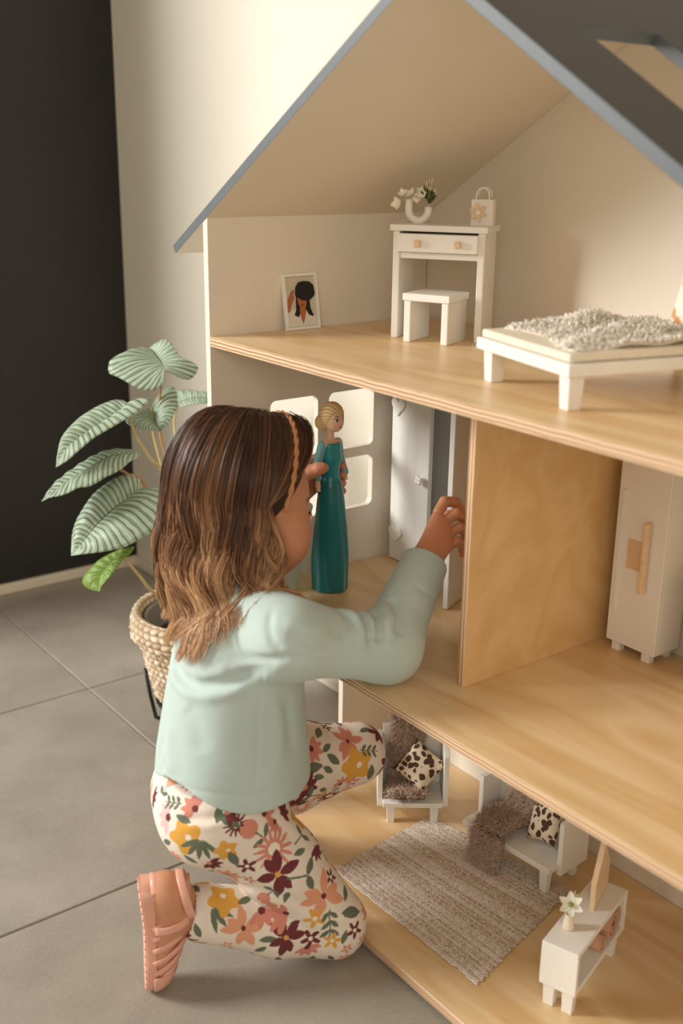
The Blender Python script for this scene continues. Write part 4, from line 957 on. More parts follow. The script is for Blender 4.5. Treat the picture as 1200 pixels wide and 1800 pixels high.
def fast_mesh(name, V, F, mat, parent=None, cols=None, loc=None, uvec=None):
    """numpy straight into a mesh of quads"""
    V = np.asarray(V, np.float32); F = np.asarray(F, np.int32)
    if loc is not None: V = V-np.asarray(loc, np.float32)
    me = bpy.data.meshes.new(name); k = F.shape[1]
    me.vertices.add(len(V)); me.vertices.foreach_set('co', V.ravel())
    me.loops.add(F.size); me.loops.foreach_set('vertex_index', F.ravel())
    me.polygons.add(len(F)); me.polygons.foreach_set('loop_start', np.arange(0, F.size, k, dtype=np.int32))
    me.polygons.foreach_set('loop_total', np.full(len(F), k, np.int32))
    me.update(calc_edges=True); me.validate()
    me.polygons.foreach_set('use_smooth', np.ones(len(me.polygons), bool))
    me.materials.append(mat); o = bpy.data.objects.new(name, me); link(o, parent)
    if cols is not None: setcol(me, cols)
    return o

def subdivide(V, F):
    """each quad into four"""
    n = len(V); E = np.concatenate([np.sort(F[:, [i, (i+1) % 4]], 1) for i in range(4)])
    U, inv = np.unique(E, axis=0, return_inverse=True); inv = inv.reshape(4, -1).T
    EV = (V[U[:, 0]]+V[U[:, 1]])/2; FV = V[F].mean(1)
    e = n+inv; c = n+len(U)+np.arange(len(F))
    Q = [np.stack([F[:, i], e[:, i], c, e[:, i-1]], 1) for i in range(4)]
    return np.concatenate([V, EV, FV]), np.concatenate(Q)

def vnormals(V, F):
    n = np.cross(V[F[:, 2]]-V[F[:, 0]], V[F[:, 3]]-V[F[:, 1]]); N_ = np.zeros_like(V)
    for i in range(4):
        for k in range(3): N_[:, k] += np.bincount(F[:, i], n[:, k], len(V))
    return N_/(np.linalg.norm(N_, axis=1)[:, None]+1e-12)
# ------------------------------------------------------------ the doll in the child's left hand (a plain dress doll)
def doll():
    O = np.array([0.072, 0.1585, Z1+0.001])
    e = tag(empty('dress_doll', tuple(O)), 'fair-haired doll in a long teal dress held by the child', 'doll')
    fd = np.array([0.92, 0.10, 0.0]); fd /= np.linalg.norm(fd)          # where the doll looks
    rt = np.array([fd[1], -fd[0], 0]); Rm = np.stack([rt, fd, [0, 0, 1]])
    def P(x, y, z): return O+rt*x+fd*y+np.array([0, 0, z])
    f_ = Fld(O+[-0.045, -0.045, 0.16], O+[0.045, 0.045, 0.30], 0.0009)
    hc = P(0, 0.004, 0.266)
    f_.ell(hc, (0.0145, 0.0160, 0.0185), Rm, 0.003)
    f_.ell(P(0, 0.0095, 0.2575), (0.0105, 0.0095, 0.0115), Rm, 0.004)
    f_.ell(P(0, 0.0185, 0.2610), (0.0018, 0.0030, 0.0022), Rm, 0.002)
    f_.cone(P(0, -0.001, 0.256), P(0, -0.003, 0.230), 0.0050, 0.0060, 0.004)
    f_.chain([P(-0.012, -0.002, 0.226), P(0.012, -0.002, 0.226)], [0.0075, 0.0075], 0.004)
    for s in (-1, 1):
        hx = 0.027*s if s > 0 else -0.024
        pts = [P(0.017*s, -0.003, 0.224), P(0.024*s, -0.006, 0.192), P(0.026*s, 0.004, 0.170)]
        if s > 0: pts = [P(0.017, -0.003, 0.224), P(0.025, -0.004, 0.195), P(0.029, 0.003, 0.168), P(0.030, 0.006, 0.158)]
        f_.chain(pts, [0.0050, 0.0042, 0.0036, 0.0032][:len(pts)], 0.003)
    V, F = f_.mesh(1)
    sk = np.array(srgb(236, 190, 160)[:3]); c = np.tile(sk, (len(V), 1))
    L = (V-O)@Rm.T
    for s in (-1, 1):                                                     # eyes, brows, mouth as flat print
        m = ((L[:, 0]-0.0062*s)/0.0030)**2+((L[:, 2]-0.2650)/0.0024)**2 < 1; m &= L[:, 1] > 0.01; c[m] = srgb(236, 232, 226)[:3]
        m = ((L[:, 0]-0.0060*s)/0.0018)**2+((L[:, 2]-0.2650)/0.0022)**2 < 1; m &= L[:, 1] > 0.01; c[m] = srgb(50, 70, 96)[:3]
        m = ((L[:, 0]-0.0065*s)/0.0036)**2+((L[:, 2]-0.2675)/0.0008)**2 < 1; m &= L[:, 1] > 0.008; c[m] = srgb(50, 34, 28)[:3]
        m = ((L[:, 0]-0.0062*s)/0.0034)**2+((L[:, 2]-0.2708)/0.0008)**2 < 1; m &= L[:, 1] > 0.008; c[m] = srgb(140, 100, 60)[:3]
    m = (L[:, 0]/0.0034)**2+((L[:, 2]-0.2545)/0.0013)**2 < 1; m &= L[:, 1] > 0.01; c[m] = srgb(184, 62, 66)[:3]
    fast_mesh('body', V, F, vcol_mat('doll_vinyl', 0.4), e, c, O)
    # dress: bodice, waist, long skirt
    g = Fld(O+[-0.05, -0.05, 0], O+[0.05, 0.05, 0.24], 0.0012)
    prof = [(0.0, 0.027, 0.027), (0.05, 0.0275, 0.0275), (0.10, 0.0245, 0.0245), (0.14, 0.021, 0.0205), (0.165, 0.0175, 0.0165), (0.178, 0.0128, 0.0115), (0.190, 0.0135, 0.0120), (0.205, 0.0165, 0.0150), (0.218, 0.0165, 0.0125), (0.2255, 0.0160, 0.0120), (0.229, 0.014, 0.011)]
    zs = [q[0] for q in prof]; As = [q[1] for q in prof]; Bs = [q[2] for q in prof]
    def fn(X, Y, Z):
        x = (X-O[0])*rt[0]+(Y-O[1])*rt[1]; y = (X-O[0])*fd[0]+(Y-O[1])*fd[1]; z = (Z-O[2])*1.0
        zz = z+0*x; a = np.interp(zz, zs, As); b = np.interp(zz, zs, Bs)
        th = np.arctan2(y+0*zz, x+0*zz); sk_ = np.clip((0.16-zz)/0.12, 0, 1)
        rip = 1+0.045*sk_*np.sin(th*9+zz*14)+0.03*sk_*np.sin(th*5-zz*30)
        d = (np.sqrt((x/(a*rip))**2+(y/(b*rip))**2)-1)*np.minimum(a, b)
        return np.maximum(np.maximum(d, zz-0.2285), 0.0005-zz)
    g.func(O+[-0.05, -0.05, -0.01], O+[0.05, 0.05, 0.24], fn, 0.0)
    V, F = g.mesh(1); L = V-O
    teal = np.array(srgb(18, 118, 122)[:3]); pale = np.array(srgb(30, 140, 148)[:3])
    w = np.clip((0.176-L[:, 2])/0.004, 0, 1)[:, None]
    k = N('teal_satin'); a = k.n('ShaderNodeAttribute', attribute_name='col'); k.l(a.outputs['Color'], k.b.inputs['Base Color']); k.set(Roughness=0.3)
    k.b.inputs['Sheen Weight'].default_value = 0.2; k.bump(k.noise(k.coord('Object', (60, 60, 14)), 3, 3), 0.25, 0.002)
    fast_mesh('dress', V, F, k.m, e, pale*(1-w)+teal*w, O)
    # sleeves
    sl = Fld(O+[-0.05, -0.05, 0.155], O+[0.05, 0.05, 0.24], 0.0009)
    for s in (-1, 1):
        sl.chain([P(0.0145*s, -0.003, 0.2255), P(0.0245*s, -0.0055, 0.194), P(0.0268*s, 0.0015, 0.179)], [0.0076, 0.0062, 0.0054], 0.003)
    V, F = sl.mesh(1)
    fast_mesh('sleeves', V, F, simple('pale_blue_cloth', srgb(120, 172, 184), 0.6, 0.05, 200), e, None, O)
    # hair: a cap drawn back into a low bun
    h = Fld(O+[-0.05, -0.06, 0.2], O+[0.05, 0.05, 0.31], 0.0009)
    h.ell(P(0, 0.0005, 0.2695), (0.0168, 0.0178, 0.0195), Rm, 0.003)
    h.ell(P(0, 0.0135, 0.2585), (0.0150, 0.0125, 0.0175), Rm, 0.003, 'c')
    h.ell(P(0, -0.0175, 0.256), (0.0135, 0.0115, 0.0125), Rm, 0.004)
    V, F = h.mesh(1); L = (V-O)@Rm.T
    ph = np.sin(np.arctan2(L[:, 0], L[:, 2]-0.262)*26+L[:, 1]*300)*0.5+0.5
    c = np.array(srgb(208, 168, 108)[:3])+(np.array(srgb(244, 218, 168)[:3])-np.array(srgb(208, 168, 108)[:3]))*ph[:, None]
    V = V+vnormals(V, F)*(ph*0.0007)[:, None]
    fast_mesh('hair', V, F, vcol_mat('doll_hair', 0.45), e, c, O)
doll()
# ------------------------------------------------------------ the child: skeleton (metres)
nz_ = lambda v: np.array(v, float)/np.linalg.norm(v)
BF = nz_([0.31, 0.951, 0]); BR = nz_([0.951, -0.31, 0])         # body forward, body right
PC = np.array([0.245, -0.125, 0.222])
RH = PC+0.048*BR-0.030*BF; LH = PC-0.050*BR-0.015*BF
RK = np.array([0.353, -0.037, 0.047]); LK = np.array([0.216, 0.100, 0.194])
RA = np.array([0.272, -0.222, 0.104]); LA = np.array([0.116, -0.062, 0.106])
SCN = np.array([0.243, -0.103, 0.485])
RS = np.array([0.338, -0.100, 0.474]); LS = SCN-0.085*BR+0.035*BF-np.array([0, 0, 0.008])
RE = np.array([0.363, 0.032, 0.436]); RW = np.array([0.310, 0.140, 0.515])
LE = np.array([0.085, 0.035, 0.445]); LW = np.array([0.066, 0.098, 0.548])
HC = np.array([0.207, -0.075, 0.614])
HF = nz_([0.20, 0.96, -0.20]); HR = nz_(np.cross(HF, [0, 0, 1])); HU = np.cross(HR, HF); HM = np.stack([HR, HF, HU])
def H3(x, y, z): return HC+HR*x+HF*y+HU*z
# right foot stands on its toes: long axis (heel -> toe) points down
FT = np.array([0.2655, -0.272, 0.005]); FH = np.array([0.2525, -0.262, 0.160])
FL = nz_(FT-FH); FDn = np.array([0.42, 0.905, 0.0]); FDn = nz_(FDn-FL*(FDn@FL)); FS = np.cross(FL, FDn)   # long, dorsal, side
def FO(l, s, d): return FH+FL*l+FS*s+FDn*d

LFT = np.array([0.142, 0.040, 0.0265]); LFH = np.array([0.100, -0.103, 0.062])                                    # left foot, heel lifted
LL = nz_(LFT-LFH); LD_ = np.array([0.05, 0.3, 0.95]); LD_ = nz_(LD_-LL*(LD_@LL)); LSd = np.cross(LL, LD_)
def LO(l, s, d): return LFH+LL*l+LSd*s+LD_*d

SKIN = np.array(srgb(206, 146, 112)[:3])

def head_field():
    f = Fld(HC-0.135, HC+0.135, 0.0018)
    f.ell(H3(0, -0.010, 0.018), (0.068, 0.082, 0.076), HM, 0.01)
    f.ell(H3(0, 0.028, -0.028), (0.054, 0.058, 0.070), HM, 0.03)
    f.ell(H3(0, 0.056, -0.080), (0.024, 0.022, 0.018), HM, 0.03)
    for s in (-1, 1):
        f.ell(H3(0.033*s, 0.052, -0.046), (0.026, 0.026, 0.027), HM, 0.03)
        f.ell(H3(0.0685*s, -0.006, -0.022), (0.007, 0.015, 0.022), HM, 0.006)
        f.ell(H3(0.072*s, -0.003, -0.021), (0.005, 0.008, 0.013), HM, 0.004, 'c')
        f.ell(H3(0.026*s, 0.084, -0.012), (0.014, 0.012, 0.010), HM, 0.010, 'c')
        f.ell(H3(0.026*s, 0.0725, -0.012), (0.0115, 0.0105, 0.0090), HM, 0.003)
        f.ell(H3(0.0065*s, 0.086, -0.041), (0.006, 0.006, 0.005), HM, 0.006)
    f.cone(H3(0, 0.078, -0.008), H3(0, 0.092, -0.037), 0.006, 0.0085, 0.012)
    f.ell(H3(0, 0.080, -0.0585), (0.015, 0.007, 0.0040), HM, 0.006)
    f.ell(H3(0, 0.079, -0.0655), (0.013, 0.007, 0.0045), HM, 0.006)
    f.crease([H3(-0.018, 0.082, -0.062), H3(0, 0.088, -0.062), H3(0.018, 0.082, -0.062)], 0.003, 0.0018)
    f.cone(H3(0, -0.015, -0.045), HC*0.0+SCN+[0.0, 0.01, 0.02], 0.036, 0.040, 0.02)
    V, F = f.mesh(1); L = (V-HC)@HM.T
    c = np.tile(SKIN, (len(V), 1))
    ck = np.exp(-(((np.abs(L[:, 0])-0.036)/0.022)**2+((L[:, 2]+0.046)/0.02)**2))*(L[:, 1] > 0.02)
    c = c+(np.array(srgb(206, 122, 96)[:3])-c)*(0.55*ck)[:, None]
    m = (L[:, 0]/0.017)**2+((L[:, 2]+0.062)/0.0085)**2 < 1; m &= L[:, 1] > 0.07; c[m] = srgb(176, 92, 80)[:3]
    for s in (-1, 1):
        m = ((L[:, 0]-0.026*s)/0.0105)**2+((L[:, 2]+0.0125)/0.0052)**2 < 1; m &= L[:, 1] > 0.06; c[m] = srgb(232, 226, 218)[:3]
        m = ((L[:, 0]-0.026*s)/0.0048)**2+((L[:, 2]+0.0120)/0.0052)**2 < 1; m &= L[:, 1] > 0.06; c[m] = srgb(56, 34, 22)[:3]
        m = (np.abs(L[:, 0]-0.026*s) < 0.012) & (np.abs(L[:, 2]+0.0065-0.12*(0.012-np.abs(L[:, 0]-0.026*s))) < 0.0014) & (L[:, 1] > 0.06); c[m] = srgb(50, 32, 22)[:3]
        m = (np.abs(L[:, 0]-0.028*s) < 0.015) & (np.abs(L[:, 2]-0.010-0.0025*np.cos((L[:, 0]-0.028*s)*90)) < 0.0022) & (L[:, 1] > 0.05); c[m] = srgb(104, 70, 46)[:3]
    return V, F, c

def hand_field(W, knk, fingers, thumb, lo, hi, arm):
    f = Fld(lo, hi, 0.0013)
    f.cone(arm[0], arm[1], arm[2], arm[3], 0.01)
    mid = (knk[1]+knk[2])/2
    for i, q in enumerate(knk): f.cone(W+(q-mid)*0.35, q+(W-q)*0.12, 0.0120, 0.0088, 0.010)
    for pts, r in fingers: f.chain(pts, r, 0.0012)
    f.chain(thumb[0], thumb[1], 0.006)
    for i in range(3):                                                   # clefts between the fingers
        a, b = fingers[i][0], fingers[i+1][0]; f.crease([(knk[i]+knk[i+1])/2*0.8+W*0.2]+[(np.array(a[q])+np.array(b[q]))/2 for q in (0, 1, 2)], 0.0028, 0.0022)
    V, F = f.mesh(1); c = np.tile(SKIN*np.array([1.0, 0.93, 0.9]), (len(V), 1))
    n = vnormals(V, F)
    for pts, r in list(fingers)+[thumb]:                                  # knuckle flush and pale nails
        t = np.array(pts[-1]); d = nz_(t-np.array(pts[-2]))
        q = np.linalg.norm(V-t, axis=1); b = np.exp(-(q/0.009)**2); c = c+(np.array(srgb(214, 138, 110)[:3])-c)*(0.5*b)[:, None]
    return V, F, c

RKN = [[0.2855, 0.1811, 0.5668], [0.2961, 0.1865, 0.5574], [0.3038, 0.1866, 0.5417], [0.3085, 0.1811, 0.5264]]
RFI = [[[0.2855, 0.1811, 0.5668], [0.2831, 0.193, 0.5785], [0.2849, 0.2112, 0.5757], [0.2856, 0.2208, 0.5627]], [[0.2961, 0.1865, 0.5574], [0.3015, 0.1997, 0.5652], [0.3016, 0.2148, 0.5543], [0.2968, 0.2193, 0.539]], [[0.3038, 0.1866, 0.5417], [0.3099, 0.1982, 0.5484], [0.3093, 0.2108, 0.5377], [0.3038, 0.2137, 0.5241]], [[0.3085, 0.1811, 0.5264], [0.3141, 0.1912, 0.5316], [0.3138, 0.2025, 0.5211], [0.3086, 0.2049, 0.5092]]]
RTH = [[0.2993, 0.1637, 0.5297], [0.2718, 0.196, 0.5374], [0.269, 0.2125, 0.5491], [0.2716, 0.2216, 0.5531]]
LTH = [[0.0701, 0.1046, 0.5773], [0.0792, 0.1153, 0.5846], [0.0893, 0.1233, 0.5908], [0.0948, 0.1283, 0.593]]
def A3(l): return [np.array(q) for q in l]
child = tag(empty('person', tuple(PC*[1, 1, 0])), 'child in pale mint top and floral leggings kneeling at the dollhouse', 'person')
CO = PC*np.array([1, 1, 0])

def child_body():
    parts = [head_field()]
    knk = A3(RKN); fr_ = [0.0080, 0.0077, 0.0070, 0.0062]
    parts.append(hand_field(RW, knk, [(A3(p), [r*s for r in fr_]) for p, s in zip(RFI, (1.0, 1.0, 0.97, 0.88))], (A3(RTH), [0.012, 0.0095, 0.0082, 0.0072]),
                            RW-[0.09, 0.09, 0.08], RW+[0.06, 0.16, 0.10], (RE+(RW-RE)*0.55, RW, 0.023, 0.0185)))
    # left hand closes around the doll's waist
    dw = np.array([0.072, 0.1585, 0.573])
    kn = [dw+[-0.030, -0.012, 0.012], dw+[-0.032, -0.010, -0.002], dw+[-0.031, -0.010, -0.015], dw+[-0.028, -0.010, -0.027]]
    fi = []
    for i, q in enumerate(kn):
        z = q[2]; fi.append(([q, np.array([dw[0]-0.024, dw[1]+0.016, z]), np.array([dw[0]-0.010, dw[1]+0.024, z-0.002]), np.array([dw[0]-0.001, dw[1]+0.022, z-0.003])], [0.0076, 0.0072, 0.0066, 0.006]))
    parts.append(hand_field(LW, kn, fi, (A3(LTH), [0.011, 0.0095, 0.0085, 0.0072]), dw-[0.09, 0.10, 0.08], dw+[0.06, 0.06, 0.07], (LE+(LW-LE)*0.5, LW, 0.023, 0.018)))
    # the rest, mostly under clothes
    f = Fld([0.0, -0.30, -0.005], [0.45, 0.17, 0.56], 0.0045)
    f.ell(PC-0.02*BF, (0.078, 0.072, 0.062), np.stack([BR, BF, [0, 0, 1]]), 0.02)
    f.cone(PC+[0, 0, 0.02], SCN-[0, 0, 0.06], 0.064, 0.066, 0.03); f.cone(LS, RS, 0.034, 0.034, 0.03); f.cone(SCN-[0, 0, 0.02], SCN+[0, 0.008, 0.055], 0.04, 0.032, 0.03)
    f.chain([RS, RE, RW], [0.031, 0.027, 0.0185], 0.012); f.chain([LS, LE, LW], [0.031, 0.026, 0.018], 0.012)
    f.chain([RH, RH*0.5+RK*0.5+[0, 0, 0.016], RK], [0.046, 0.040, 0.033], 0.010); f.chain([RK, RA], [0.031, 0.023], 0.002); f.chain([LH, LK], [0.046, 0.033], 0.010); f.chain([LK, LA], [0.031, 0.024], 0.002)
    f.chain([LA, LO(0.03, 0, 0.034), LO(0.020, 0, 0.024)], [0.026, 0.024, 0.023], 0.015)
    f.chain([LO(0.030, 0, 0.028), LO(0.075, 0, 0.026), LO(0.112, 0, 0.0195), LO(0.134, 0, 0.0175)], [0.024, 0.022, 0.0165, 0.012], 0.012)
    f.chain([LO(0.10, 0.012, 0.019), LO(0.130, 0.013, 0.0165)], [0.014, 0.010], 0.01); f.chain([LO(0.10, -0.012, 0.019), LO(0.130, -0.013, 0.0165)], [0.013, 0.010], 0.01)
    # right foot on its toes
    f.chain([RA, FO(0.03, 0, 0.034), FO(0.020, 0, 0.024)], [0.026, 0.024, 0.023], 0.015)
    f.chain([FO(0.030, 0, 0.028), FO(0.075, 0, 0.026), FO(0.112, 0.002, 0.0195), FO(0.134, 0.003, 0.0175)], [0.024, 0.022, 0.0165, 0.012], 0.012)
    f.chain([FO(0.10, 0.012, 0.019), FO(0.133, 0.014, 0.0165)], [0.014, 0.010], 0.01); f.chain([FO(0.10, -0.012, 0.019), FO(0.126, -0.014, 0.0165)], [0.013, 0.009], 0.01)
    V, F = f.mesh(2); parts.append((V, F, np.tile(SKIN, (len(V), 1))))
    Vs = []; Fs = []; Cs = []; n = 0
    for V, F, c in parts: Vs.append(V); Fs.append(F+n); Cs.append(c); n += len(V)
    k = N('skin'); a = k.n('ShaderNodeAttribute', attribute_name='col'); k.l(a.outputs['Color'], k.b.inputs['Base Color']); k.set(Roughness=0.5)
    k.b.inputs['Subsurface Weight'].default_value = 0.15; k.b.inputs['Subsurface Radius'].default_value = (0.006, 0.003, 0.0015); k.b.inputs['Subsurface Scale'].default_value = 0.6
    k.bump(k.noise(k.coord('Object'), 500, 2), 0.05, 0.0004)
    return fast_mesh('body', np.concatenate(Vs), np.concatenate(Fs), k.m, child, np.concatenate(Cs), CO)
child_body()

# ------------------------------------------------------------ shirt
TZ = [0.235, 0.26, 0.30, 0.34, 0.38, 0.42, 0.455, 0.485, 0.505, 0.53]
TA = [0.108, 0.106, 0.102, 0.098, 0.097, 0.098, 0.096, 0.082, 0.060, 0.035]
TB = [0.102, 0.101, 0.098, 0.092, 0.087, 0.083, 0.077, 0.062, 0.047, 0.034]
TX = [0.246, 0.246, 0.245, 0.244, 0.243, 0.243, 0.243, 0.243, 0.243, 0.243]
TY = [-0.128, -0.127, -0.124, -0.121, -0.117, -0.112, -0.107, -0.102, -0.098, -0.094]
def torso_fn(grow=0.0):
    def fn(X, Y, Z):
        cx = np.interp(Z, TZ, TX); cy = np.interp(Z, TZ, TY); a = np.interp(Z, TZ, TA)+grow; b = np.interp(Z, TZ, TB)+grow
        l = (X-cx)*BR[0]+(Y-cy)*BR[1]; m = (X-cx)*BF[0]+(Y-cy)*BF[1]
        th = np.arctan2(m, l)
        w = np.clip((0.36-Z)/0.12, 0, 1)
        rip = 1+w*(0.018*np.sin(th*7+Z*20)+0.012*np.sin(th*4-1.0))
        return (np.sqrt((l/(a*rip))**2+(m/(b*rip))**2)-1)*np.minimum(a, b)
    return fn
def shirt_field(h):
    f = Fld([0.02, -0.27, 0.225], [0.43, 0.18, 0.56], h)
    f.func([0.02, -0.27, 0.225], [0.43, 0.18, 0.535], lambda X, Y, Z: np.maximum(torso_fn()(X, Y, Z), Z-0.522), 0.0)
    f.chain([SCN+0.03*BR+[0, 0, 0.0], RS, RE, RE+(RW-RE)*1.02], [0.046, 0.045, 0.040, 0.0305], 0.025)
    f.chain([SCN-0.03*BR, LS, LE, LE+(LW-LE)*1.02], [0.05, 0.048, 0.040, 0.029], 0.03)
    return f
def shirt():
    f = shirt_field(0.0023)
    for pts, r, d in SHIRT_CREASES: f.crease(pts, r, d)
    # ends: cuffs, hem, neck
    for W_, E_ in ((RW, RE), (LW, LE)):
        d_ = nz_(W_-E_); Pc = E_+(W_-E_)*0.97
        sl, X, Y, Z = f.sub(Pc-0.055, Pc+0.06)
        f.D[sl] = np.maximum(f.D[sl], ((X-Pc[0])*d_[0]+(Y-Pc[1])*d_[1]+(Z-Pc[2])*d_[2]).astype(np.float32)-0.02*0)
        f.cone(Pc-d_*0.012, Pc+d_*0.03, 0.0245, 0.0265, 0.002, 'c')
    X, Y, Z = np.meshgrid(*f.ax, indexing='ij', sparse=True)
    l = (X-PC[0])*BR[0]+(Y-PC[1])*BR[1]; m = (X-PC[0])*BF[0]+(Y-PC[1])*BF[1]
    an = np.arctan2(m, l); hem = 0.258+0.029*np.exp(-((an+1.05)/0.75)**2)-0.004*np.exp(-(an/0.3)**2)+0.002*np.sin(5*an)
    f.D = np.maximum(f.D, (hem-Z).astype(np.float32))
    inner = torso_fn(-0.006)(X, Y, Z); inner = np.maximum(inner, Z-0.30)
    f.D = np.maximum(f.D, -inner.astype(np.float32))
    f.cone(SCN+[0, 0.012, 0.03], HC, 0.036, 0.036, 0.004, 'c')
    V, F = f.mesh(1)
    k = N('mint_jersey'); v = k.coord('Object'); nz = k.noise(v, 900, 2); n2 = k.noise(v, 12, 3)
    k.l(k.ramp(n2, [(0.3, srgb(184, 201, 195)), (0.7, srgb(192, 209, 203))]), k.b.inputs['Base Color']); k.set(Roughness=0.85)
    k.b.inputs['Sheen Weight'].default_value = 0.15; k.bump(nz, 0.12, 0.0005)
    sh = fast_mesh('shirt', V, F, k.m, child, None, CO); sh['label'] = 'pale mint long-sleeved jersey top'
    return sh


# ------------------------------------------------------------ leggings
def legs_field(h):
    f = Fld([0.05, -0.275, -0.004], [0.43, 0.17, 0.30], h)
    Rb = np.stack([BR, BF, [0, 0, 1]])
    f.ell(PC-0.018*BF+[0, 0, 0.006], (0.097, 0.088, 0.072), Rb, 0.02)
    f.ell(RH-0.010*BF+[0, 0, 0.002], (0.055, 0.060, 0.057), Rb, 0.03); f.ell(LH-0.012*BF-[0, 0, 0.004], (0.056, 0.062, 0.060), Rb, 0.03)
    f.chain([RH+0.015*BF+[0, 0, 0.004], RH*0.5+RK*0.5+[0, 0, 0.018], RK+[0, 0, 0.006]], [0.060, 0.051, 0.043], 0.020)
    cu = RA+(RK-RA)*0.14
    f2 = Fld([0.05, -0.275, -0.004], [0.43, 0.17, 0.30], h)
    f2.chain([RK+[0, 0, -0.002], RK*0.55+cu*0.45+[0, 0, -0.004], cu], [0.042, 0.041, 0.037], 0.02)
    f.put((slice(None),)*3, f2.D, 0.0015)
    f.chain([LH+0.01*BF, LH*0.5+LK*0.5+[0, 0, 0.004], LK], [0.068, 0.056, 0.043], 0.025)
    f.chain([LK, LK*0.5+LA*0.5, LA+(LK-LA)*0.12], [0.042, 0.045, 0.034], 0.012)
    return f
def leggings():
    f = legs_field(0.0022)
    for pts, r, d in LEG_CREASES: f.crease(pts, r, d)
    d = nz_(RK-RA); f.cone(RA-d*0.06, RA+(RK-RA)*0.16, 0.030, 0.030, 0.003, 'c')
    f.func([0.05, -0.275, -0.004], [0.43, 0.17, 0.30], lambda X, Y, Z: (Z-0.003)+0*X+0*Y, 0.0) if False else None
    X, Y, Z = np.meshgrid(*f.ax, indexing='ij', sparse=True); f.D = np.maximum(f.D, (0.0015-Z+0*X+0*Y).astype(np.float32))
    f.D = np.maximum(f.D, (Z-0.275+0*X+0*Y).astype(np.float32))
    V, F = f.mesh(1); V, F = subdivide(V, F); V = relax(V, F, 0.4)
    c = floral(V, vnormals(V, F))
    return fast_mesh('leggings', V, F, vcol_mat('floral_jersey', 0.85, 900, 0.12), child, c, CO)

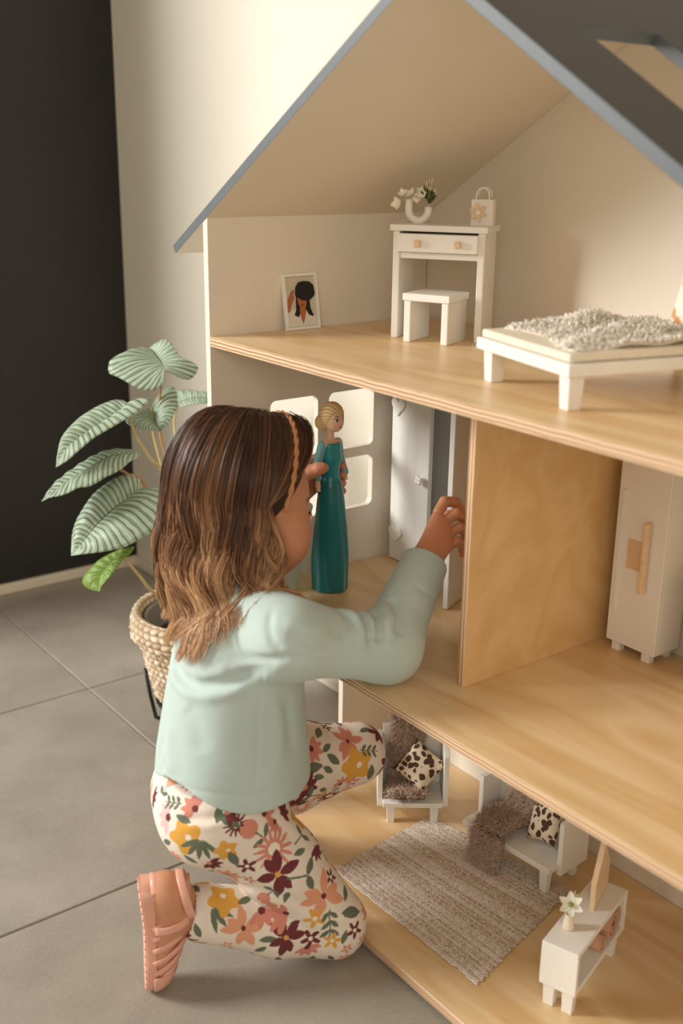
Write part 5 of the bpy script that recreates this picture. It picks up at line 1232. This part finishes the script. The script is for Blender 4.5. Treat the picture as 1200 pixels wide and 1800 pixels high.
COLS = {k: np.array(srgb(*v)[:3]) for k, v in dict(base=(236, 224, 210), rose=(214, 140, 122), peach=(226, 160, 126), plum=(112, 48, 52), must=(226, 168, 72), green=(104, 114, 94), pale=(242, 232, 218), blush=(222, 186, 182)).items()}
def floral(V, Nn):
    """printed flowers: each stamp colours the cloth inside a small shape laid in its tangent plane"""
    c = np.tile(COLS['base'], (len(V), 1)); rs = np.random.RandomState(11)
    stamps = [(np.array(p), kind, size*1.12, rot) for p, kind, size, rot in FLORAL]
    # fill the rest of the cloth
    P_ = [s[0] for s in stamps]; order = rs.permutation(len(V))[:9000]; kinds = ['star', 'sprig', 'daisy', 'leafpair', 'tulip', 'bloom', 'leaf', 'leaf', 'leaf', 'mini', 'half', 'half']
    rad = {'star': 0.022, 'sprig': 0.019, 'daisy': 0.021, 'leafpair': 0.017, 'tulip': 0.019, 'bloom': 0.022, 'leaf': 0.011, 'mini': 0.010, 'half': 0.016}
    R_ = [s[2]*0.95 for s in stamps]
    for i in order:
        kd = kinds[rs.randint(len(kinds))]; s = rad[kd]*(0.85+0.3*rs.rand()); p = V[i]
        if P_ and np.min(np.linalg.norm(np.array(P_)-p, axis=1)-np.array(R_)) < s*0.64: continue
        P_.append(p); R_.append(s); stamps.append((p, kd, s, rs.rand()*6.28))
    r3_ = ['rose', 'peach', 'plum']
    for n, (p, kind, s, rot) in enumerate(stamps):
        dv = V-p; near = np.einsum('ij,ij->i', dv, dv) < (1.45*s)**2; ix = np.nonzero(near)[0]
        if len(ix) == 0: continue
        j = ix[np.argmin(np.einsum('ij,ij->i', dv[ix], dv[ix]))]; nn = Nn[j]
        t1 = np.cross(nn, [0.13, 0.21, 0.97]); t1 /= np.linalg.norm(t1); t2 = np.cross(nn, t1)
        ok = Nn[ix]@nn > 0.1; ix = ix[ok]; x = dv[ix]@t1; y = dv[ix]@t2
        x, y = (x*math.cos(rot)+y*math.sin(rot))/s, (-x*math.sin(rot)+y*math.cos(rot))/s
        r = np.hypot(x, y); th = np.arctan2(y, x)
        def leafm(cx, cy, a, L, W):
            u = (x-cx)*math.cos(a)+(y-cy)*math.sin(a); v = -(x-cx)*math.sin(a)+(y-cy)*math.cos(a)
            return (u > 0) & (u < L) & (np.abs(v) < W*np.sin(np.pi*np.clip(u/L, 0, 1))**0.8)
        g = COLS['green']
        base, _, cn = kind.partition(':')
        col = COLS[cn] if cn else COLS[r3_[n % 3]]
        if base == 'star':
            np_ = 6+n % 2
            for q in range(np_):
                a = 2*math.pi*q/np_+0.25*math.sin(n*3.1+q*2.2); c[ix[leafm(0.05*math.cos(a), 0.05*math.sin(a), a, 0.8+0.25*math.sin(n+q*1.9)**2, 0.22)]] = col
            c[ix[r < 0.12]] = COLS['must'] if cn == 'plum' else COLS['plum']
        elif base == 'daisy':
            m = (r < 0.72+0.28*np.sin(th*14)); m &= r > 0.28; c[ix[m]] = col; c[ix[r < 0.30]] = COLS['pale']
        elif base == 'bloom':
            m = (r < 0.78+0.14*np.cos(th*5+1)); c[ix[m]] = col if cn else COLS['must']; c[ix[np.hypot(x-0.12, y-0.1) < 0.15]] = COLS['pale']
        elif base == 'tulip':
            m = (np.hypot(x, y-0.25) < 0.55) & (y < 0.55+0.35*np.abs(np.sin(x*7))) ; c[ix[m]] = col
            for a in (0.4, 2.74): c[ix[leafm(0, -0.95, a, 0.85, 0.17)]] = g
            c[ix[(np.abs(x) < 0.05) & (y < -0.2) & (y > -1)]] = g
        elif base == 'sprig':
            for q in range(3):
                for a in (0.75, 2.39): c[ix[leafm(0, -0.75+0.55*q, a, 0.75, 0.15)]] = g
            c[ix[(np.abs(x) < 0.045) & (np.abs(y) < 0.95)]] = g
        elif base == 'leafpair':
            for a in (0.5, 2.64): c[ix[leafm(0, 0.1, a, 1.0, 0.24)]] = g
            c[ix[(np.abs(x) < 0.06) & (y < 0.15) & (y > -1.1)]] = g
        elif base == 'leaf':
            c[ix[leafm(-1, 0, 0, 2.0, 0.42)]] = g
        elif base == 'fan':
            for a in np.linspace(-0.9, 0.9, 5): c[ix[leafm(-0.9*0+0.1*math.cos(a), 0.1*math.sin(a), a, 1.1, 0.13)]] = g
        elif base == 'half':
            for q in range(5):
                a = 0.25+q*0.66; c[ix[leafm(0, -0.35, a, 1.15, 0.24)]] = col
            c[ix[np.hypot(x, y+0.35) < 0.24]] = COLS['plum'] if cn != 'plum' else COLS['rose']
        elif base == 'mini':
            m = r < 0.62+0.3*np.cos(th*5); c[ix[m]] = col; c[ix[r < 0.2]] = COLS['pale']
    return c
# creases and printed motifs, points on the cloth (metres)
SHIRT_CREASES = [([[0.2039, -0.1813, 0.433], [0.2284, -0.1933, 0.4218], [0.2492, -0.1974, 0.4157], [0.2807, -0.1935, 0.4156], [0.3072, -0.1791, 0.425], [0.3285, -0.155, 0.4367], [0.3623, -0.1434, 0.4611]], 0.0075, 0.008), ([[0.2039, -0.1866, 0.4155], [0.2317, -0.1979, 0.4053], [0.2668, -0.1992, 0.4018], [0.3005, -0.1863, 0.4086], [0.3241, -0.1647, 0.4192], [0.3366, -0.1456, 0.4336]], 0.008, -0.0045), ([[0.2633, -0.1911, 0.4368], [0.2914, -0.1853, 0.4334], [0.318, -0.1655, 0.4437]], 0.01, -0.004), ([[0.3051, -0.1728, 0.4539], [0.3458, -0.1511, 0.465], [0.3812, -0.1274, 0.4752], [0.3888, -0.1038, 0.4682]], 0.006, 0.0045), ([[0.3543, -0.1467, 0.4577], [0.3373, -0.1388, 0.4122], [0.3384, -0.1436, 0.3529], [0.3449, -0.1527, 0.2793]], 0.003, 0.0018), ([[0.3578, -0.1459, 0.4612], [0.3381, -0.1354, 0.4122], [0.3388, -0.1417, 0.3528], [0.3456, -0.1512, 0.2781]], 0.003, -0.0008), ([[0.3402, -0.1241, 0.5197], [0.3533, -0.1374, 0.5054], [0.3659, -0.14, 0.4895], [0.3781, -0.1313, 0.4787]], 0.005, 0.0028), ([[0.3401, -0.0337, 0.4988], [0.3577, -0.0302, 0.4974], [0.3716, -0.0373, 0.4934], [0.3809, -0.0548, 0.488], [0.3847, -0.0759, 0.4892]], 0.0065, 0.0095), ([[0.3437, -0.0057, 0.4892], [0.3648, -0.0092, 0.4897], [0.383, -0.0128, 0.4796], [0.394, -0.0162, 0.4618]], 0.006, 0.0105), ([[0.3426, 0.0221, 0.4837], [0.3712, 0.0082, 0.4845], [0.3863, 0.0012, 0.4758], [0.3951, -0.0092, 0.4613]], 0.006, 0.01), ([[0.3439, -0.0208, 0.4948], [0.3646, -0.0198, 0.4926], [0.3818, -0.0235, 0.4824], [0.392, -0.0338, 0.4646]], 0.006, -0.0065), ([[0.3436, 0.0085, 0.4848], [0.3742, -0.0023, 0.4844], [0.3895, -0.0092, 0.4717], [0.3949, -0.0127, 0.4604]], 0.0055, -0.006), ([[0.3437, 0.0536, 0.4967], [0.3787, 0.0397, 0.482], [0.3976, 0.0187, 0.466]], 0.0065, 0.0075), ([[0.3438, 0.0398, 0.489], [0.3754, 0.0257, 0.4828], [0.396, 0.0048, 0.4647]], 0.0065, -0.0055), ([[0.3707, -0.1273, 0.5023], [0.3866, -0.1037, 0.4894], [0.3872, -0.0583, 0.4764]], 0.009, 0.0035), ([[0.3575, -0.1272, 0.5126], [0.3808, -0.1036, 0.5018], [0.3815, -0.0618, 0.4893]], 0.009, -0.002), ([[0.3735, -0.1268, 0.4487], [0.3353, -0.0977, 0.3772], [0.3384, -0.0917, 0.312]], 0.009, 0.004), ([[0.3397, -0.1178, 0.4087], [0.3401, -0.1143, 0.3527], [0.3469, -0.1213, 0.3037]], 0.01, -0.002), ([[0.2667, -0.2019, 0.3877], [0.2863, -0.2001, 0.3691], [0.3026, -0.1993, 0.3319]], 0.014, 0.0025), ([[0.2387, -0.2089, 0.3597], [0.2492, -0.2172, 0.3219], [0.2633, -0.2218, 0.2933]], 0.012, -0.0025), ([[0.2247, -0.2129, 0.3317], [0.2282, -0.2201, 0.3038], [0.2492, -0.2238, 0.2898]], 0.007, 0.0035), ([[0.2492, -0.2243, 0.2869], [0.2911, -0.2155, 0.2898], [0.3163, -0.1988, 0.2898], [0.3323, -0.1772, 0.2861], [0.3444, -0.1529, 0.2828], [0.3486, -0.1143, 0.2863], [0.3305, -0.072, 0.2898]], 0.003, 0.0012), ([[0.3542, 0.0819, 0.506], [0.3645, 0.0922, 0.4962], [0.3612, 0.1132, 0.4857]], 0.004, 0.002)]
LEG_CREASES = [([[0.2744, -0.1668, 0.1219], [0.3388, -0.1571, 0.1481], [0.3658, -0.1255, 0.1344], [0.3795, -0.0844, 0.1063], [0.3914, -0.0423, 0.0747]], 0.0055, 0.0075), ([[0.2899, -0.2321, 0.2499], [0.3189, -0.2079, 0.2579], [0.3339, -0.178, 0.2625], [0.3358, -0.1439, 0.2635]], 0.006, 0.0035), ([[0.2993, -0.23, 0.2454], [0.3262, -0.2046, 0.251], [0.3402, -0.1727, 0.2544]], 0.006, -0.0025), ([[0.3139, -0.1786, 0.1631], [0.3402, -0.1593, 0.1576], [0.3633, -0.1332, 0.1448]], 0.006, 0.003), ([[0.3566, -0.1439, 0.1552], [0.3712, -0.1121, 0.131], [0.3825, -0.0722, 0.1047]], 0.006, 0.003), ([[0.3668, -0.1263, 0.1412], [0.3769, -0.0911, 0.1097], [0.3875, -0.0527, 0.0888]], 0.005, -0.002), ([[0.2987, -0.202, 0.1291], [0.3152, -0.2034, 0.1133], [0.3174, -0.2102, 0.0923]], 0.006, 0.0018), ([[0.34, -0.1331, 0.2507], [0.3445, -0.1196, 0.2285], [0.3527, -0.0984, 0.2007]], 0.008, 0.003), ([[0.2414, -0.0037, 0.2611], [0.2567, 0.0058, 0.2413], [0.2662, -0.0073, 0.2147]], 0.008, 0.002)]
FLORAL = [([0.3058, -0.2298, 0.2321], 'bloom:must', 0.024, 3.09), ([0.321, -0.217, 0.2358], 'fan', 0.024, 1.69), ([0.3391, -0.1928, 0.2183], 'bloom:must', 0.015, 2.96), ([0.3401, -0.1789, 0.2508], 'daisy:plum', 0.015, 0.68), ([0.3475, -0.1598, 0.2375], 'tulip:rose', 0.02, 4.21), ([0.3543, -0.1333, 0.2052], 'daisy:rose', 0.025, 3.65), ([0.3624, -0.1334, 0.173], 'star:plum', 0.028, 0.61), ([0.344, -0.1666, 0.1882], 'mini:plum', 0.013, 5.18), ([0.3402, -0.1834, 0.2033], 'leaf', 0.013, 5.35), ([0.3239, -0.203, 0.1941], 'half:plum', 0.014, 1.22), ([0.3723, -0.0983, 0.1617], 'leafpair', 0.021, 1.6), ([0.3658, -0.0537, 0.1368], 'mini:plum', 0.012, 3.87), ([0.3778, -0.0738, 0.1238], 'star:peach', 0.03, 1.57), ([0.3603, -0.0985, 0.19], 'leaf', 0.009, 0.19), ([0.3454, -0.1263, 0.2321], 'half:rose', 0.013, 5.21), ([0.3205, -0.1779, 0.1667], 'half:peach', 0.017, 2.52), ([0.3092, -0.1995, 0.1222], 'fan', 0.024, 3.0), ([0.3073, -0.1788, 0.124], 'bloom:must', 0.022, 4.27), ([0.3177, -0.1543, 0.1167], 'leaf', 0.01, 0.44), ([0.3362, -0.1682, 0.0922], 'star:peach', 0.025, 3.11), ([0.3409, -0.1395, 0.1014], 'half:rose', 0.018, 0.81), ([0.3643, -0.1227, 0.0747], 'star:plum', 0.024, 5.03), ([0.3741, -0.0912, 0.0643], 'mini:plum', 0.014, 2.87), ([0.3529, -0.1229, 0.1061], 'half:rose', 0.017, 4.92), ([0.3782, -0.0876, 0.0955], 'mini:must', 0.015, 5.35), ([0.386, -0.0686, 0.0839], 'sprig', 0.019, 0.2), ([0.3856, -0.0343, 0.0863], 'leaf', 0.016, 2.88), ([0.3943, -0.0353, 0.0642], 'mini:plum', 0.012, 4.12), ([0.3866, -0.0658, 0.0572], 'mini:must', 0.013, 3.47), ([0.3534, -0.1436, 0.0747], 'leaf', 0.01, 3.5), ([0.3931, -0.0512, 0.0598], 'leaf', 0.009, 1.48), ([0.3724, -0.0945, 0.0472], 'half:rose', 0.015, 0.42), ([0.2978, -0.2151, 0.2686], 'half:rose', 0.016, 4.52), ([0.3192, -0.1905, 0.2722], 'leafpair', 0.019, 1.26), ([0.2687, -0.2372, 0.2461], 'half:blush', 0.018, 5.15), ([0.2725, -0.2272, 0.264], 'sprig', 0.014, 5.22), ([0.2969, -0.2274, 0.2534], 'leaf', 0.01, 3.15), ([0.3346, -0.1857, 0.2567], 'leaf', 0.014, 6.22), ([0.3388, -0.1333, 0.2532], 'half:rose', 0.016, 2.1), ([0.3326, -0.179, 0.2639], 'half:plum', 0.014, 1.64), ([0.2516, 0.0031, 0.2495], 'half:rose', 0.017, 1.18), ([0.2416, 0.0662, 0.2367], 'star:rose', 0.024, 3.87), ([0.2567, 0.0302, 0.2276], 'leaf', 0.013, 2.48), ([0.2635, -0.0086, 0.2306], 'leaf', 0.016, 6.28), ([0.2588, 0.0697, 0.2042], 'bloom:must', 0.027, 2.7), ([0.2537, 0.0663, 0.1769], 'mini:rose', 0.012, 4.85), ([0.2562, 0.0417, 0.1856], 'half:rose', 0.012, 3.89), ([0.2624, 0.0172, 0.2183], 'leaf', 0.01, 5.76), ([0.2658, -0.0178, 0.2042], 'half:plum', 0.019, 1.4), ([0.2555, -0.0319, 0.1799], 'half:plum', 0.019, 3.16), ([0.2611, -0.0108, 0.1869], 'leafpair', 0.017, 4.52), ([0.2249, 0.0475, 0.1466], 'daisy:plum', 0.018, 1.97), ([0.2657, -0.0003, 0.2147], 'leaf', 0.009, 2.94), ([0.2602, 0.0101, 0.188], 'leaf', 0.009, 5.86), ([0.2547, 0.0942, 0.2182], 'sprig', 0.014, 1.49), ([0.2601, 0.0944, 0.1845], 'leaf', 0.013, 4.93), ([0.2489, 0.0244, 0.2439], 'leaf', 0.01, 0.29), ([0.2299, 0.0239, 0.2591], 'leaf', 0.012, 3.46)]
leggings()
shirt()
# ------------------------------------------------------------ hair and headband
def hair():
    rs = np.random.RandomState(21); C0 = np.array([0, -0.010, 0.018]); a0 = np.array([0.068, 0.082, 0.076])
    NS = 6800; n1, n2 = 10, 18
    ncl = 90
    cphi = np.concatenate([np.concatenate([rs.uniform(0.30, 1.3, 20), rs.uniform(0.6, math.pi, ncl//2-6)]), -rs.uniform(0.45, math.pi, ncl//2-14)]); cph = 3.0*np.sin(cphi*1.9)+0.9*rs.randn(ncl); clen = rs.randn(ncl)*0.014
    cl = rs.randint(0, ncl, NS); ck = rs.uniform(0, 1, NS)
    ph0 = cphi[cl]+rs.randn(NS)*0.10
    sg = np.sign(ph0); ap = np.clip(np.abs(ph0), 0.30, math.pi)
    P = np.zeros((NS, n1+n2, 3))
    k = 1.06+0.13*ck+0.02*rs.randn(NS)
    yroot = np.clip(0.055-0.105*ap/math.pi+0.006*rs.randn(NS), -0.06, 0.055)
    for i in range(n1):
        al = math.radians(2+94*i/(n1-1)); sm = (i/(n1-1))**1.3
        apx = ap+(np.maximum(ap, 1.42+0.10*ck)-ap)*sm; w = 1-math.sin(al)
        P[:, i, 0] = C0[0]+a0[0]*k*math.sin(al)*np.sin(apx)*sg
        P[:, i, 1] = C0[1]+a0[1]*k*math.sin(al)*np.cos(apx)+(yroot-C0[1])*w
        P[:, i, 2] = C0[2]+a0[2]*(k-0.03*abs(w-0.0)*(np.abs(sg) > 0)*0)*math.cos(al)
    # to world, then fall straight down with waves
    Wd = HC+P[:, :n1]@HM
    apf = np.maximum(ap, 1.42+0.10*ck)
    out = (np.sin(apf)*sg)[:, None]*HR+np.cos(apf)[:, None]*HF; out[:, 2] = 0; out /= np.linalg.norm(out, axis=1)[:, None]
    tan = np.cross(out, [0, 0, 1])
    zend = 0.462+0.040*np.clip((2.1-ap)/0.8, 0, 1)+0.009*rs.randn(NS)+clen[cl]
    P0 = Wd[:, -1]; L = P0[:, 2]-zend
    amp = (0.007+0.007*rs.rand(ncl))[cl]; lam = (0.105+0.035*rs.rand(ncl))[cl]
    jit = rs.randn(NS)*0.28
    for j in range(n2):
        t = (j+1)/n2; dz = L*t
        rad = 0.010*np.sin(math.pi*min(1, t*1.1))*1.0+0.012*t*t*(0.4+ck)-0.006*t
        wv = amp*np.minimum(1, t*1.6)*np.sin(2*math.pi*dz/lam+cph[cl]+jit)*1.35; wr = 0.8*amp*min(1, t*1.6)*np.cos(2*math.pi*dz/lam*0.9+cph[cl]*1.7+jit)
        q = P0+out*(rad+wr)[:, None]+tan*wv[:, None]; q[:, 2] = P0[:, 2]-dz
        Wd = np.concatenate([Wd, q[:, None]], 1)
    # clumping towards the lock's mean line
    for c in range(ncl):
        m = cl == c
        if m.sum() < 3: continue
        mean = Wd[m].mean(0); t = np.clip((np.arange(n1+n2)-n1*0.6)/(n2*1.1), 0, 1)[None, :, None]
        Wd[m] = Wd[m]*(1-0.6*t)+mean[None]*(0.6*t)
    # keep clear of shoulders and back
    fn = torso_fn(0.0)
    for it in range(2):
        X, Y, Z = Wd[..., 0], Wd[..., 1], Wd[..., 2]
        d = fn(X, Y, np.minimum(Z, 0.524)); d = np.maximum(d, Z-0.524)
        ax = np.stack([X-np.interp(Z, TZ, TX), Y-np.interp(Z, TZ, TY), 0.35*np.clip((Z-0.44)/0.06, 0, 1)*np.ones_like(Z)*0.06], -1); ax /= np.linalg.norm(ax, axis=-1)[..., None]+1e-9
        push = np.clip(0.006+0.010*ck[:, None]-d, 0, 0.06); Wd += ax*push[..., None]
        for c_, r_ in ((RS, 0.050), (LS, 0.050)):
            v = Wd-c_; q = np.linalg.norm(v, axis=-1); pu = np.clip(r_+0.004+0.008*ck[:, None]-q, 0, 0.05); Wd += v/q[..., None]*pu[..., None]
    Wd[:, n1:] = 0.25*np.roll(Wd, 1, 1)[:, n1:]+0.5*Wd[:, n1:]+0.25*np.concatenate([Wd[:, n1+1:], Wd[:, -1:]], 1)
    m_ = n1+n2
    T_ = np.gradient(Wd, axis=1); T_ /= np.linalg.norm(T_, axis=-1)[..., None]+1e-9
    ref = rs.randn(NS, 1, 3); u = np.cross(T_, ref); u /= np.linalg.norm(u, axis=-1)[..., None]+1e-9; v = np.cross(T_, u)
    rad = (0.00080*(0.7+0.6*rs.rand(NS)))[:, None]*np.interp(np.arange(m_)/(m_-1), [0, 0.1, 0.75, 1], [0.8, 1.0, 0.9, 0.25])[None]
    V = np.stack([Wd+(u*math.cos(a)+v*math.sin(a))*rad[..., None] for a in (0, 2.094, 4.189)], 2)      # NS,m,3,3
    b = (np.arange(NS)[:, None, None]*m_+np.arange(m_-1)[None, :, None])*3
    jj = np.arange(3)[None, None, :]; F = np.stack([b+jj, b+(jj+1) % 3, b+3+(jj+1) % 3, b+3+jj], -1).reshape(-1, 4)
    t = (np.arange(m_)/(m_-1))[None, :, None]; dk = np.array(srgb(72, 46, 31)[:3]); md = np.array(srgb(138, 94, 62)[:3]); lt = np.array(srgb(214, 170, 126)[:3])
    lift = np.clip(t*1.25-0.22+0.5*(rs.rand(NS)[:, None, None]-0.5)+0.65*(rs.rand(ncl)[cl][:, None, None]-0.5), 0, 1)
    col = np.where(lift < 0.5, dk+(md-dk)*lift*2, md+(lt-md)*(lift*2-1))
    col = np.repeat(col[:, :, None, :], 3, 2).reshape(-1, 3)
    kk = N('brown_hair'); at = kk.n('ShaderNodeAttribute', attribute_name='col'); kk.l(at.outputs['Color'], kk.b.inputs['Base Color']); kk.set(Roughness=0.38)
    kk.b.inputs['Specular IOR Level'].default_value = 0.45
    h = fast_mesh('hair', V.reshape(-1, 3), F, kk.m, child, col, CO); h['label'] = 'long wavy brown hair with caramel ends'
    # scalp under the strands
    f = Fld(HC-0.12, HC+0.12, 0.003)
    f.ell(H3(*C0), a0*1.05, HM, 0.0); f.ell(H3(0, 0.085, -0.042), (0.092, 0.092, 0.098), HM, 0.01, 'c')
    f.cone(H3(0, -0.05, 0.0), H3(0, -0.055, -0.08), 0.045, 0.030, 0.03)
    Vs, Fs = f.mesh(1); o = fast_mesh('scalp_hair', Vs, Fs, simple('dark_hair_roots', srgb(52, 33, 22), 0.6, 0.2, 200), child, None, CO)
    o.parent = h
    # headband: a twisted tan cord over the crown
    th = np.radians(np.linspace(-98, 98, 80)); base = np.stack([(a0[0]*1.215)*np.sin(th), 0.020+0.012*np.cos(th), C0[2]+(a0[2]*1.215)*np.cos(th)], 1)
    Bw = HC+base@HM-CO; mb = MB()
    for s in (0, 1):
        ph = th*18+s*math.pi; off = np.stack([0.0012*np.sin(th)*np.sin(ph), 0.0016*np.cos(ph), 0.0012*np.cos(th)*np.sin(ph)], 1)@HM
        mb.add(tube(Bw+off, 0.0019, 8))
    hb_ = mb.build('headband', simple('tan_cord', srgb(188, 128, 86), 0.6, 0.1, 200), child); hb_['label'] = 'tan twisted headband'
hair()

# ------------------------------------------------------------ sandals
M_JELLY = N('salmon_jelly'); M_JELLY.set(Roughness=0.35); M_JELLY.b.inputs['Base Color'].default_value = srgb(230, 172, 150)
M_JELLY.b.inputs['Subsurface Weight'].default_value = 0.1; M_JELLY.b.inputs['Subsurface Scale'].default_value = 0.005; M_JELLY = M_JELLY.m
def ribbon(pts, widths, thick, wdir):
    """flat strap along pts; widths across wdir"""
    pts = np.asarray(pts); V = []; F = []; n = len(pts); T_ = np.gradient(pts, axis=0)
    for i in range(n):
        t = T_[i]/np.linalg.norm(T_[i]); w = wdir[i] if np.ndim(wdir) == 2 else np.asarray(wdir, float); w = w-t*(w@t); w /= np.linalg.norm(w)
        nn = np.cross(t, w); W2 = widths[i]/2 if np.ndim(widths) else widths/2
        for a in range(8):
            c_, s_ = math.cos(2*math.pi*a/8+0.39), math.sin(2*math.pi*a/8+0.39)
            V.append(pts[i]+w*W2*np.sign(c_)*abs(c_)**0.5+nn*thick/2*np.sign(s_)*abs(s_)**0.5)
    for i in range(n-1):
        for a in range(8): F.append((i*8+a, i*8+(a+1) % 8, (i+1)*8+(a+1) % 8, (i+1)*8+a))
    F.append(tuple(range(7, -1, -1))); F.append(tuple((n-1)*8+a for a in range(8)))
    return V, F
def sandal(G, LD, SD_, DD):
    """G(l,s,d) = point of the shoe; l from heel to toe, s sideways, d up through the foot"""
    ll = np.linspace(0, 1, 33); Ls = 0.158
    half = np.interp(ll, [0, 0.04, 0.12, 0.3, 0.5, 0.72, 0.88, 0.96, 1.0], [0.006, 0.016, 0.0225, 0.0215, 0.022, 0.0285, 0.0245, 0.014, 0.004])
    V = []; F = []; lev = [(0.0, 0.93), (0.0015, 1.0), (0.012, 1.0), (0.0135, 0.95)]
    for d, sc in lev:
        for i, l in enumerate(ll):
            for s in (1, -1):
                ex = 0.0065*max(0, 1-l/0.42) if d < 0.005 else 0.0
                V.append(G(l*Ls, s*half[i]*sc, d-ex)-CO)
    n = len(ll); m = 2*n
    for q in range(len(lev)-1):
        for i in range(n-1):
            for s in (0, 1):
                a = q*m+2*i+s; b = a+2; F.append((a, b, b+m, a+m) if s else (a, a+m, b+m, b))
        F.append((q*m, q*m+1, (q+1)*m+1, (q+1)*m)); F.append((q*m+m-2, q*m+m-1, (q+1)*m+m-1, (q+1)*m+m-2))
    for q in (0, (len(lev)-1)*m):
        for i in range(n-1): F.append((q+2*i, q+2*i+1, q+2*i+3, q+2*i+2))
    so_ = mesh('sandal', V, F, M_JELLY, child, True); so_['label'] = 'salmon pink jelly sandal'
    so_.modifiers.new('bev', 'BEVEL').width = 0.0012
    def hw(l): return float(np.interp(l/Ls, ll, half))
    def top(l): return float(np.interp(l, [0.0, 0.03, 0.06, 0.08, 0.10, 0.12, 0.14, 0.152], [0.055, 0.056, 0.053, 0.0505, 0.044, 0.037, 0.030, 0.024]))
    def add(nm, vf):
        o = mesh(nm, [np.asarray(v) for v in vf[0]], vf[1], M_JELLY, so_); return o
    # tread studs
    mb = MB()
    for i in range(15):
        l = 0.010+0.0098*i; w = hw(l)*0.86; ex = 0.0065*max(0, 1-l/Ls/0.42)
        mb.add(tube([G(l, -w, -ex)-CO, G(l, w, -ex)-CO], 0.0022, 6))
    mb.build('tread', M_JELLY, so_)
    # cage straps, slanting from the sole up to the instep
    for q, l in enumerate((0.062, 0.077, 0.092, 0.107, 0.121, 0.134)):
        pts = []
        for a in np.linspace(0, math.pi, 17):
            la = l-0.026*math.sin(a)**1.2*(1-0.06*q); c_, s_ = math.cos(a), math.sin(a)
            hh = top(la); w = (hw(l)*1.0)*np.sign(c_)*abs(c_)**0.75
            pts.append(G(la, w, 0.009+(hh-0.009+0.002)*abs(s_)**0.75)-CO)
        add('strap', ribbon(pts, 0.0072, 0.0032, LD))
    pts = [G(l, 0.0, top(l)+0.003)-CO for l in np.linspace(0.040, 0.118, 12)]; add('spine_strap', ribbon(pts, 0.009, 0.003, SD_))
    # toe cap
    V2 = []; F2 = []
    for i, l in enumerate(np.linspace(0.126, 0.1575, 9)):
        for j, a in enumerate(np.linspace(0, math.pi, 15)):
            w = hw(l)*1.0; hh = top(l)*math.sqrt(max(0.02, 1-((l-0.126)/0.033)**2))*0.55+top(l)*0.40
            V2.append(G(l, w*math.cos(a), 0.009+max(0.002, hh-0.004)*math.sin(a)**0.8)-CO)
    for i in range(8):
        for j in range(14): F2.append((i*15+j, i*15+j+1, (i+1)*15+j+1, (i+1)*15+j))
    tcap = add('toe_cap', (V2, F2)); tcap.modifiers.new('t', 'SOLIDIFY').thickness = 0.0028
    # heel counter and ankle strap
    V2 = []; F2 = []
    for i, d in enumerate(np.linspace(0.008, 0.057, 10)):
        lean = 0.006*(i/9); hwid = 0.0235+0.0015*math.sin(i/9*3.1)
        for j, a in enumerate(np.linspace(-math.pi*0.36, math.pi*0.36, 21)):
            lo_ = 0.024-0.026*math.cos(a)+lean; cutb = 0.034*(abs(a)/(math.pi/2))**3*math.sin(i/9*math.pi)*0.35
            V2.append(G(lo_-cutb+0.012*(abs(a)/(math.pi/2))**4, hwid*math.sin(a), d)-CO)
    for i in range(9):
        for j in range(20): F2.append((i*21+j, i*21+j+1, (i+1)*21+j+1, (i+1)*21+j))
    hc_ = add('heel_counter', (V2, F2)); hc_.modifiers.new('t', 'SOLIDIFY').thickness = 0.003
    pts = [G(0.030+0.031*math.cos(a), 0.0285*math.sin(a), 0.053+0.008*math.cos(a))-CO for a in np.linspace(0, 2*math.pi, 33)]
    add('ankle_strap', ribbon(pts, 0.011, 0.0032, DD))
    for s in (1, -1):
        pts = [G(0.064, s*0.0235, 0.012)-CO, G(0.062, s*0.0275, 0.028)-CO, G(0.058, s*0.0250, 0.044)-CO, G(0.052, s*0.021, 0.055)-CO]
        add('side_strap', ribbon(smooth_path(pts, 10), 0.011, 0.0032, LD))
    s = -1
    bpts = [G(0.036, s*0.0290, 0.049)-CO, G(0.047, s*0.0290, 0.059)-CO]
    bk = MB().add(tube([G(0.034, s*0.0295, 0.046)-CO, G(0.042, s*0.0295, 0.044)-CO, G(0.050, s*0.0285, 0.056)-CO, G(0.044, s*0.0285, 0.060)-CO, G(0.034, s*0.0295, 0.046)-CO], 0.0016, 8)).build('buckle', simple('buckle', srgb(226, 188, 160), 0.3, 0.05, 60), so_)
    return so_
sandal(lambda l, s, d: FO(l, s, d), FL, FS, FDn)
sandal(lambda l, s, d: LO(l, s, d), LL, LSd, LD_)
